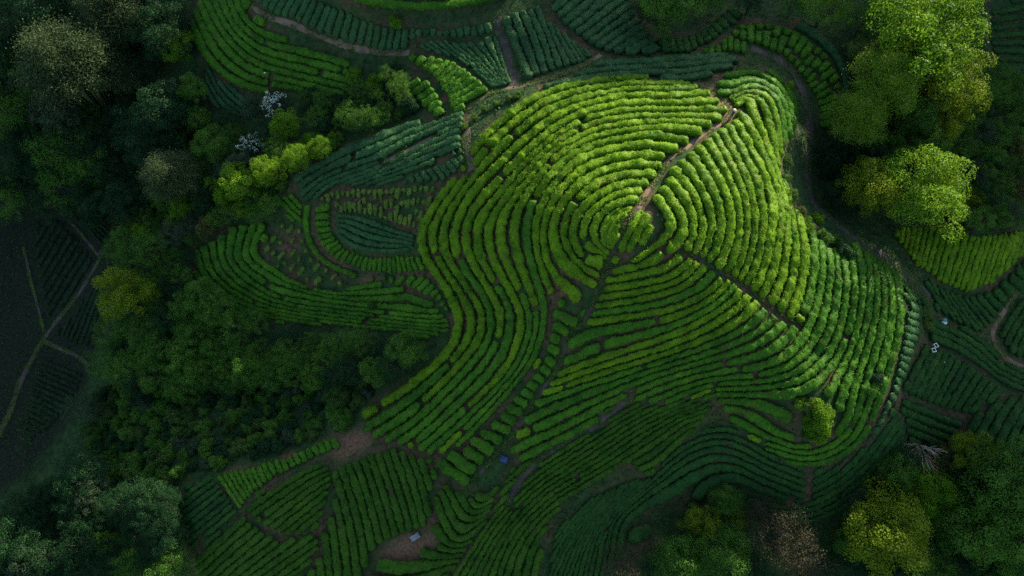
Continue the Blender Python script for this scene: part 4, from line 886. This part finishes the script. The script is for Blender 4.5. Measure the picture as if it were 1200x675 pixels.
# ------------------------------------------------------------------ forest: trees set out one by one in wooded ground
PLACED = [tuple(project(np.array(o.location) + np.array([0, 0, 2.0]))) + (18.0,) for o in COL.objects if o.type == 'EMPTY']
def wood(poly, spacing, rr, kinds, label, group, seed, n_max=60, name=None, noun='trees'):
    made = {}
    big = name is None
    if big: spacing *= 1.45; rr = (rr[0] * 1.3, rr[1] * 1.4)
    g = random.Random(seed); P = np.array(poly); done = 0; mine = []
    for _ in range(4000):
        x = g.uniform(P[:, 0].min(), P[:, 0].max()); y = g.uniform(P[:, 1].min(), P[:, 1].max())
        if not inside(poly, np.array([x, y])): continue
        if any((x - a) ** 2 + (y - b) ** 2 < (spacing if c else spacing * .8) ** 2 for a, b, c in PLACED + mine): continue
        xi, yi = int(x + 40), int(y + 40)
        if 0 <= xi < 1320 and 0 <= yi < 760 and TEAMASK[max(0, yi - 3):yi + 4, max(0, xi - 3):xi + 4].any(): continue
        mine.append((x, y, 0)); k, m = g.choice(kinds); r = g.uniform(*rr)
        made.setdefault(m, []).append((x, tree(x, y, r, k, m, 'x', 'tree' if big else 'bush', group, name))); done += 1
        if done >= n_max: break
    for m, L in made.items():
        L.sort(key=lambda t: t[0])
        for i, (x, o) in enumerate(L):
            o['label'] = (label[m] if len(L) == 1 else ordinal(i) + ' from left of the ' + label[m].replace(' tree ', ' trees ').replace(' shrub ', ' shrubs ').replace(' bush ', ' bushes ')) 
    PLACED.extend(mine); return done
D = {'weedbush': 'pale green tree in the %s', 'tree_dark': 'dark green tree in the %s', 'tree_mid': 'mid green tree in the %s', 'tree_grey': 'grey-green tree in the %s', 'tree_olive': 'olive tree in the %s', 'weed': 'pale leafy shrub in the %s', 'plume_grey': 'feathery grey tree in the %s', 'tree_bright': 'bright green tree in the %s'}
def lab(where): return {k: v % where for k, v in D.items()}
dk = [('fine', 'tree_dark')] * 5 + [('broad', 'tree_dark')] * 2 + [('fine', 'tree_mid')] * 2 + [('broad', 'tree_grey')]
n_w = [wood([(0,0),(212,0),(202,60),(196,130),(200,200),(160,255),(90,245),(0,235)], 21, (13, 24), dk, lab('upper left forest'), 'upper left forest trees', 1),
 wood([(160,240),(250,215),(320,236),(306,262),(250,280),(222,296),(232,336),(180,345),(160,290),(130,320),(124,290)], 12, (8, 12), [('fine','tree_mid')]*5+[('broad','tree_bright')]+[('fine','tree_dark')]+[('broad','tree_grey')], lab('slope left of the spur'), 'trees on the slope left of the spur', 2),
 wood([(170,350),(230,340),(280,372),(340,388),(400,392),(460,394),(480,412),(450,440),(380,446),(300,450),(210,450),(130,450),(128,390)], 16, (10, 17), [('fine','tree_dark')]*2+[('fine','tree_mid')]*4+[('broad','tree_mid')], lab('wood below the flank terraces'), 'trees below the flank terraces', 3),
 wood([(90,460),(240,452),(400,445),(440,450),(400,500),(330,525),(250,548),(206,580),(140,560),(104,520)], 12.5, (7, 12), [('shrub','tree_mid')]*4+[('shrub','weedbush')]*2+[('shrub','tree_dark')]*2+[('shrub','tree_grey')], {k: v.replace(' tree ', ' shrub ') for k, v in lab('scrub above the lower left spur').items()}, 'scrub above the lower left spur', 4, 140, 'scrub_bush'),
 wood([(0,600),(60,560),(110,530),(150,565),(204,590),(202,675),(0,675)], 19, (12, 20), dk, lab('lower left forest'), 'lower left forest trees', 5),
 wood([(205,60),(222,60),(240,110),(250,135),(300,110),(330,140),(330,180),(290,200),(240,215),(210,190)], 16, (9, 14), [('fine','tree_mid')]*3+[('fine','tree_dark')]*2+[('broad','tree_grey')], lab('gully below the terraces'), 'gully trees below the terraces', 6),
 wood([(350,112),(380,104),(420,92),(462,78),(476,98),(484,125),(440,142),(400,150),(370,140)], 9, (7, 11), [('fine','tree_mid')]*2+[('shrub','tree_dark')], lab('gully under the pale path'), 'gully bushes under the pale path', 7),
 wood([(965,160),(1000,175),(1060,200),(1000,240),(975,240)], 11, (10, 15), [('fine','tree_dark')], lab('ravine side'), 'ravine side trees', 8),
 wood([(1108,90),(1200,90),(1200,262),(1108,262)], 10, (8, 13), [('fine','tree_dark')]+[('fine','tree_mid')]*3+[('broad','tree_mid')]*2+[('fine','tree_grey')], lab('right-hand grove'), 'small grove trees at the right', 9),
 wood([(1050,540),(1110,520),(1200,540),(1200,675),(980,675),(1000,600)], 18, (12, 18), [('fine','tree_dark')]*3+[('broad','tree_mid')]*2, lab('bottom right wood'), 'bottom right wood trees', 10)]
n_w.append(wood(KNOLL, 6, (5, 8), [('shrub','tree_bright')]*2+[('shrub','tree_mid')], {k: v.replace('tree', 'bush').replace('in the', 'on the') for k, v in lab('round knoll in the lower rings').items()}, 'bushes on the round knoll', 12, 20, 'knoll_bush'))
n_w.append(wood([(255,226),(300,194),(345,170),(392,148),(402,164),(362,200),(322,232),(290,250),(262,250)], 8.5, (5, 9), [('shrub','tree_bright')]*3+[('shrub','tree_mid')]*3+[('shrub','weedbush')], {k: v.replace('tree in the', 'bush on the').replace('tree in', 'bush in') for k, v in lab('ridge above the saddle rows').items()}, 'bushes on the ridge above the saddle rows', 11, 60, 'ridge_bush'))
print('WOOD', n_w)

# ------------------------------------------------------------------ ground cover nobody could count
N_ = 150000
U = np.column_stack([RNG.uniform(-30, 1230, N_), RNG.uniform(-30, 705, N_)])
iu = (U + 40).astype(int); free = OCC[iu[:, 1], iu[:, 0]] < 0
for n_, l, w, m in PATHS: free &= seg_dist(l, U) > w / .13 + 1
for s in SOIL: free &= ~inside(s, U)
free &= ~(inside(VALLEY_SHADE, U) & (RNG.random(N_) < .55))
U = U[free]; G3 = ground(U[:, 0], U[:, 1]); cl = vnoise(G3[:, :2], .5); keep = RNG.random(len(U)) < .35 + .9 * cl; G3 = G3[keep]; cl = cl[keep]
G3[:, 2] += RNG.random(len(G3)) * (.15 + .9 * cl ** 2)
V, Q = cards(G3, RNG.normal(size=(len(G3), 3)) * .6 + np.array([0, 0, 1.0]), RNG.uniform(.16, .46, len(G3)), .7)
tag(mesh_obj('undergrowth', V, Q, None, (M['under'],), smooth=False), 'low dark green undergrowth covering the ground between the fields', 'undergrowth', kind='stuff')
N_ = 26000                                            # weeds between the rows
sel = RNG.integers(0, len(ROWS), N_); pts = np.array([ROWS[k]['px'][RNG.integers(0, len(ROWS[k]['px']))] + ROWS[k]['nrm'][0] * ROWS[k]['sp'][0] * RNG.uniform(.35, .65) for k in sel])
G3 = ground(pts[:, 0], pts[:, 1]); kp = vnoise(G3[:, :2], .3) > .5; G3 = G3[kp]; G3[:, 2] += RNG.random(len(G3)) * .3
E3 = []
for n_, l, w, m in PATHS:
    q = smooth_line(l, .9, 2); q = ground(q[:, 0], q[:, 1]); q = q[RNG.integers(0, len(q), len(q) * 14)]; T_ = RNG.normal(size=(len(q), 2)); T_ /= np.linalg.norm(T_, axis=1, keepdims=True)
    q[:, :2] += T_ * (w * RNG.uniform(.75, 1.7, (len(q), 1))); q[:, 2] = hgt(q[:, 0], q[:, 1]) + RNG.random(len(q)) * .22; q = q[vnoise(q[:, :2], .7) > .42]; E3.append(q)
G3 = np.concatenate([G3] + E3)
V, Q = cards(G3, RNG.normal(size=(len(G3), 3)) * .6 + np.array([0, 0, 1.0]), RNG.uniform(.1, .28, len(G3)), .6)
tag(mesh_obj('weeds', V, Q, None, (M['weed'],), smooth=False), 'sparse light green weeds growing on the soil between tea hedges', 'weeds', kind='stuff')

# ------------------------------------------------------------------ small things
def gpt(x, y, off=0.0): return ground(np.array([float(x)]), np.array([float(y)]), off)[0]
g = gpt(1070, 524); dt = thing('dead_tree', g, 'bare dead branches splayed above the bottom right wood', 'dead tree')
mb = MB(); gg = np.random.default_rng(4); br = MB()
for k in range(16):
    az = R(gg.uniform(175, 345)); ln = gg.uniform(2.0, 4.6); t = np.linspace(0, 1, 7)[:, None]
    L = np.concatenate([np.array([[math.cos(az), math.sin(az)]]) * ln * t, 1.3 + 2.2 * t ** .6 + .0 * t], 1) + np.concatenate([np.zeros((1, 3)), gg.normal(size=(6, 3)) * .1])
    mb.add(*tube(L, np.linspace(.075, .02, 7), 6))
    for q in range(3):
        s0 = L[2 + q]; e = s0 + np.array([math.cos(az + gg.uniform(-.7, .7)), math.sin(az + gg.uniform(-.7, .7)), .25]) * ln * .35; mb.add(*tube(np.linspace(s0, e, 4), np.linspace(.03, .012, 4), 5))
mb.build('branches', (M['dead'],), dt)
tk = MB().add(*tube([[0, 0, -.4], [0.02, 0, .5], [0, .03, 1.4]], [.22, .18, .1], 8)); tk.build('trunk', (M['dead'],), dt)
C = np.array([1.2, -2.6, 1.6]) + gg.normal(size=(420, 3)) * np.array([.8, .8, .3]); V, Q = cards(C, gg.normal(size=(420, 3)) + np.array([0, 0, 1]), gg.uniform(.12, .28, 420), .6)
mesh_obj('dead_leaves', V, Q, None, (M['rust'],), dt, smooth=False)

def frame(x, y, rz, label):
    c = gpt(x, y, .9); o = thing('white_frame', (c[0], c[1], c[2] - .05), label, 'frame', 'small white frames on the dark tea block', rz)
    mb = MB()
    for sx in (-.24, .24): mb.box((sx, 0, .2), (.07, .62, .07))
    for sy in (-.275, .275): mb.box((0, sy, .2), (.41, .07, .07))
    mb.build('rim', (M['white'],), o, False)
    for sx in (-.24, .24):
        for sy in (-.24, .24): MB().box((sx, sy, -.08), (.05, .05, .48)).build('leg', (M['white'],), o, False)
frame(1096.5, 405, .45, 'small white open frame, upper of two on the dark tea block')
frame(1094, 410.5, .3, 'small white open frame, lower of two on the dark tea block')

def sack(x, y, s, mat, label, name='sack', rz=0.0, cat='sack', fl=1.0):
    c = gpt(x, y, .35); gz = float(hgt(c[0], c[1])); o = thing(name, (c[0], c[1], gz), label, cat, None, rz); mb = MB()
    th = np.linspace(0, 2 * np.pi, 14, endpoint=False); prof = [(0.0, .75), (.12, .95), (.38, 1.0), (.62, .82), (.78, .4), (.86, .22), (1.0, .34)]
    V = [[math.cos(a) * r * s * (1 + .08 * math.sin(3 * a)), math.sin(a) * r * s * .7, z * s * 1.5 * fl + .45] for z, r in prof for a in th]
    K = 14; i, k = np.meshgrid(np.arange(len(prof) - 1), np.arange(K), indexing='ij'); Q = np.stack([i * K + k, i * K + (k + 1) % K, (i + 1) * K + (k + 1) % K, (i + 1) * K + k], -1).reshape(-1, 4)
    mb.add(V, Q, [[0, k + 1, k] for k in range(1, K - 1)]); mb.build('bag', (M[mat],), o)
    mb2 = MB().add(*tube([[math.cos(a) * .24 * s, math.sin(a) * .17 * s, .86 * s * 1.5 * fl + .45] for a in np.linspace(0, 6.283, 13)], .03, 5)); mb2.build('tie', (M['cloth'],), o)
sack(1105.5, 379, .42, 'white', 'full white sack standing in the tea beside a teal sheet')
sack(1105, 425, .22, 'white', 'tiny white sack in the dark tea block')
sack(311, 86, .2, 'white', 'tiny white sack on a terrace row below the pale path')
sack(234, 13, .2, 'white', 'tiny white sack at the left end of the terraces')
def sheet(x, y, w, d, mat, label, rz, hgt0=.6):
    c = gpt(x, y, hgt0); gz = float(hgt(c[0], c[1])); u, v = np.meshgrid(np.linspace(-1, 1, 13), np.linspace(-1, 1, 11))
    z = hgt0 + .18 * np.cos(u * 2.1) * np.cos(v * 1.8) + (vnoise(np.stack([u * 3, v * 3], -1) + x, 1.0) - .5) * .22 - .35 * (np.maximum(abs(u), abs(v)) > .9)
    top = np.stack([u * w / 2, v * d / 2, z], -1).reshape(-1, 3); bot = top - [0, 0, .02]; i, k = np.meshgrid(np.arange(12), np.arange(10)); a = (k * 13 + i).ravel(); Q = np.stack([a, a + 1, a + 14, a + 13], -1)
    e = [(k_, k_ + 1) for k_ in range(12)] + [(k_ * 13 + 12, k_ * 13 + 25) for k_ in range(10)] + [(130 + k_ + 1, 130 + k_) for k_ in range(12)] + [(k_ * 13 + 13, k_ * 13) for k_ in range(10)]
    o = mesh_obj('tarpaulin', np.concatenate([top, bot]), np.concatenate([Q, Q[:, ::-1] + 143, np.array([[b_, a_, a_ + 143, b_ + 143] for a_, b_ in e])]), None, (M[mat],)); o.location = (c[0], c[1], gz); o.rotation_euler.z = rz
    tag(o, label, 'tarpaulin')
sheet(1107.5, 374.5, .6, .45, 'teal', 'small teal sheet beside the white sack in the tea', .2, .95)
sheet(590.5, 537.5, 1.2, .9, 'blue', 'dark blue sheet at the end of a hedge by the lower path', -.3, .5)
c = gpt(487, 630); o = thing('water_tank', (c[0], c[1], float(hgt(c[0], c[1]))), 'small grey concrete tank with slab lid in the bare patch at the bottom', 'water tank', None, .55)
mb = MB(); mb.box((0, 0, .3), (1.2, .62, .8)); b = mb.build('tank_wall', (M['concrete'],), o, False)
MB().box((0, 0, .755), (1.3, .72, .10)).build('slab_lid', (M['concrete'],), o, False); MB().box((.25, 0, .84), (.34, .34, .06)).build('hatch', (M['concrete'],), o, False)

# a walker on the path near the top of the hill
def person(x, y):
    c = gpt(x, y, .8); gz = float(hgt(c[0], c[1])) + .05
    J = {'pelvis': (0, 0, .95), 'spine': (0, .02, 1.2), 'chest': (0, .03, 1.38), 'neck': (0, .05, 1.5), 'head': (0, .08, 1.6), 'crown': (0, .08, 1.72),
         'sl': (-.19, .03, 1.42), 'el': (-.25, -.02, 1.14), 'hl': (-.24, .12, .92), 'sr': (.19, .03, 1.42), 'er': (.25, .0, 1.14), 'hr': (.24, .16, .93),
         'kl': (-.1, .12, .52), 'al': (-.1, .04, .1), 'tl': (-.1, .2, .04), 'kr': (.1, .02, .52), 'ar': (.1, -.14, .12), 'tr': (.1, .02, .04)}
    E = [('pelvis','spine'),('spine','chest'),('chest','neck'),('neck','head'),('head','crown'),('chest','sl'),('sl','el'),('el','hl'),('chest','sr'),('sr','er'),('er','hr'),('pelvis','kl'),('kl','al'),('al','tl'),('pelvis','kr'),('kr','ar'),('ar','tr')]
    rad = dict(pelvis=.155, spine=.14, chest=.16, neck=.055, head=.10, crown=.08, sl=.075, el=.05, hl=.035, sr=.075, er=.05, hr=.035, kl=.07, al=.05, tl=.04, kr=.07, ar=.05, tr=.04)
    k = list(J); me = bpy.data.meshes.new('person'); me.from_pydata([J[a] for a in k], [(k.index(a), k.index(b)) for a, b in E], [])
    o = bpy.data.objects.new('person', me); COL.objects.link(o); me.materials.append(M['cloth'])
    sk = o.modifiers.new('skin', 'SKIN'); 
    for i_, a in enumerate(k): me.skin_vertices[0].data[i_].radius = (rad[a], rad[a] * .85)
    me.skin_vertices[0].data[0].use_root = True
    o.modifiers.new('sub', 'SUBSURF').levels = 1
    o.location = (c[0], c[1], gz); o.rotation_euler.z = -.7
    tag(o, 'person in dark clothes walking on the dirt path near the hilltop', 'person')
    hb = MB(); th = np.linspace(0, 2 * np.pi, 18, endpoint=False); pr = [(.24, 1.68), (.25, 1.70), (.13, 1.745), (.11, 1.80), (.02, 1.84)]
    V = [[math.cos(a) * r, .08 + math.sin(a) * r, z] for r, z in pr for a in th]; K = 18; i, kk = np.meshgrid(np.arange(4), np.arange(K), indexing='ij')
    hb.add(V, np.stack([i * K + kk, i * K + (kk + 1) % K, (i + 1) * K + (kk + 1) % K, (i + 1) * K + kk], -1).reshape(-1, 4), [[72, 72 + q, 73 + q] for q in range(1, 17)]); hb.build('straw_hat', (M['straw'],), o)
    # face and hands
    fb = MB()
    for sx in (-.035, .035): fb.box((sx, .185, 1.63), (.022, .012, .012))
    fb.build('eyes', (M['cloth'],), o, False)
person(858.5, 134)
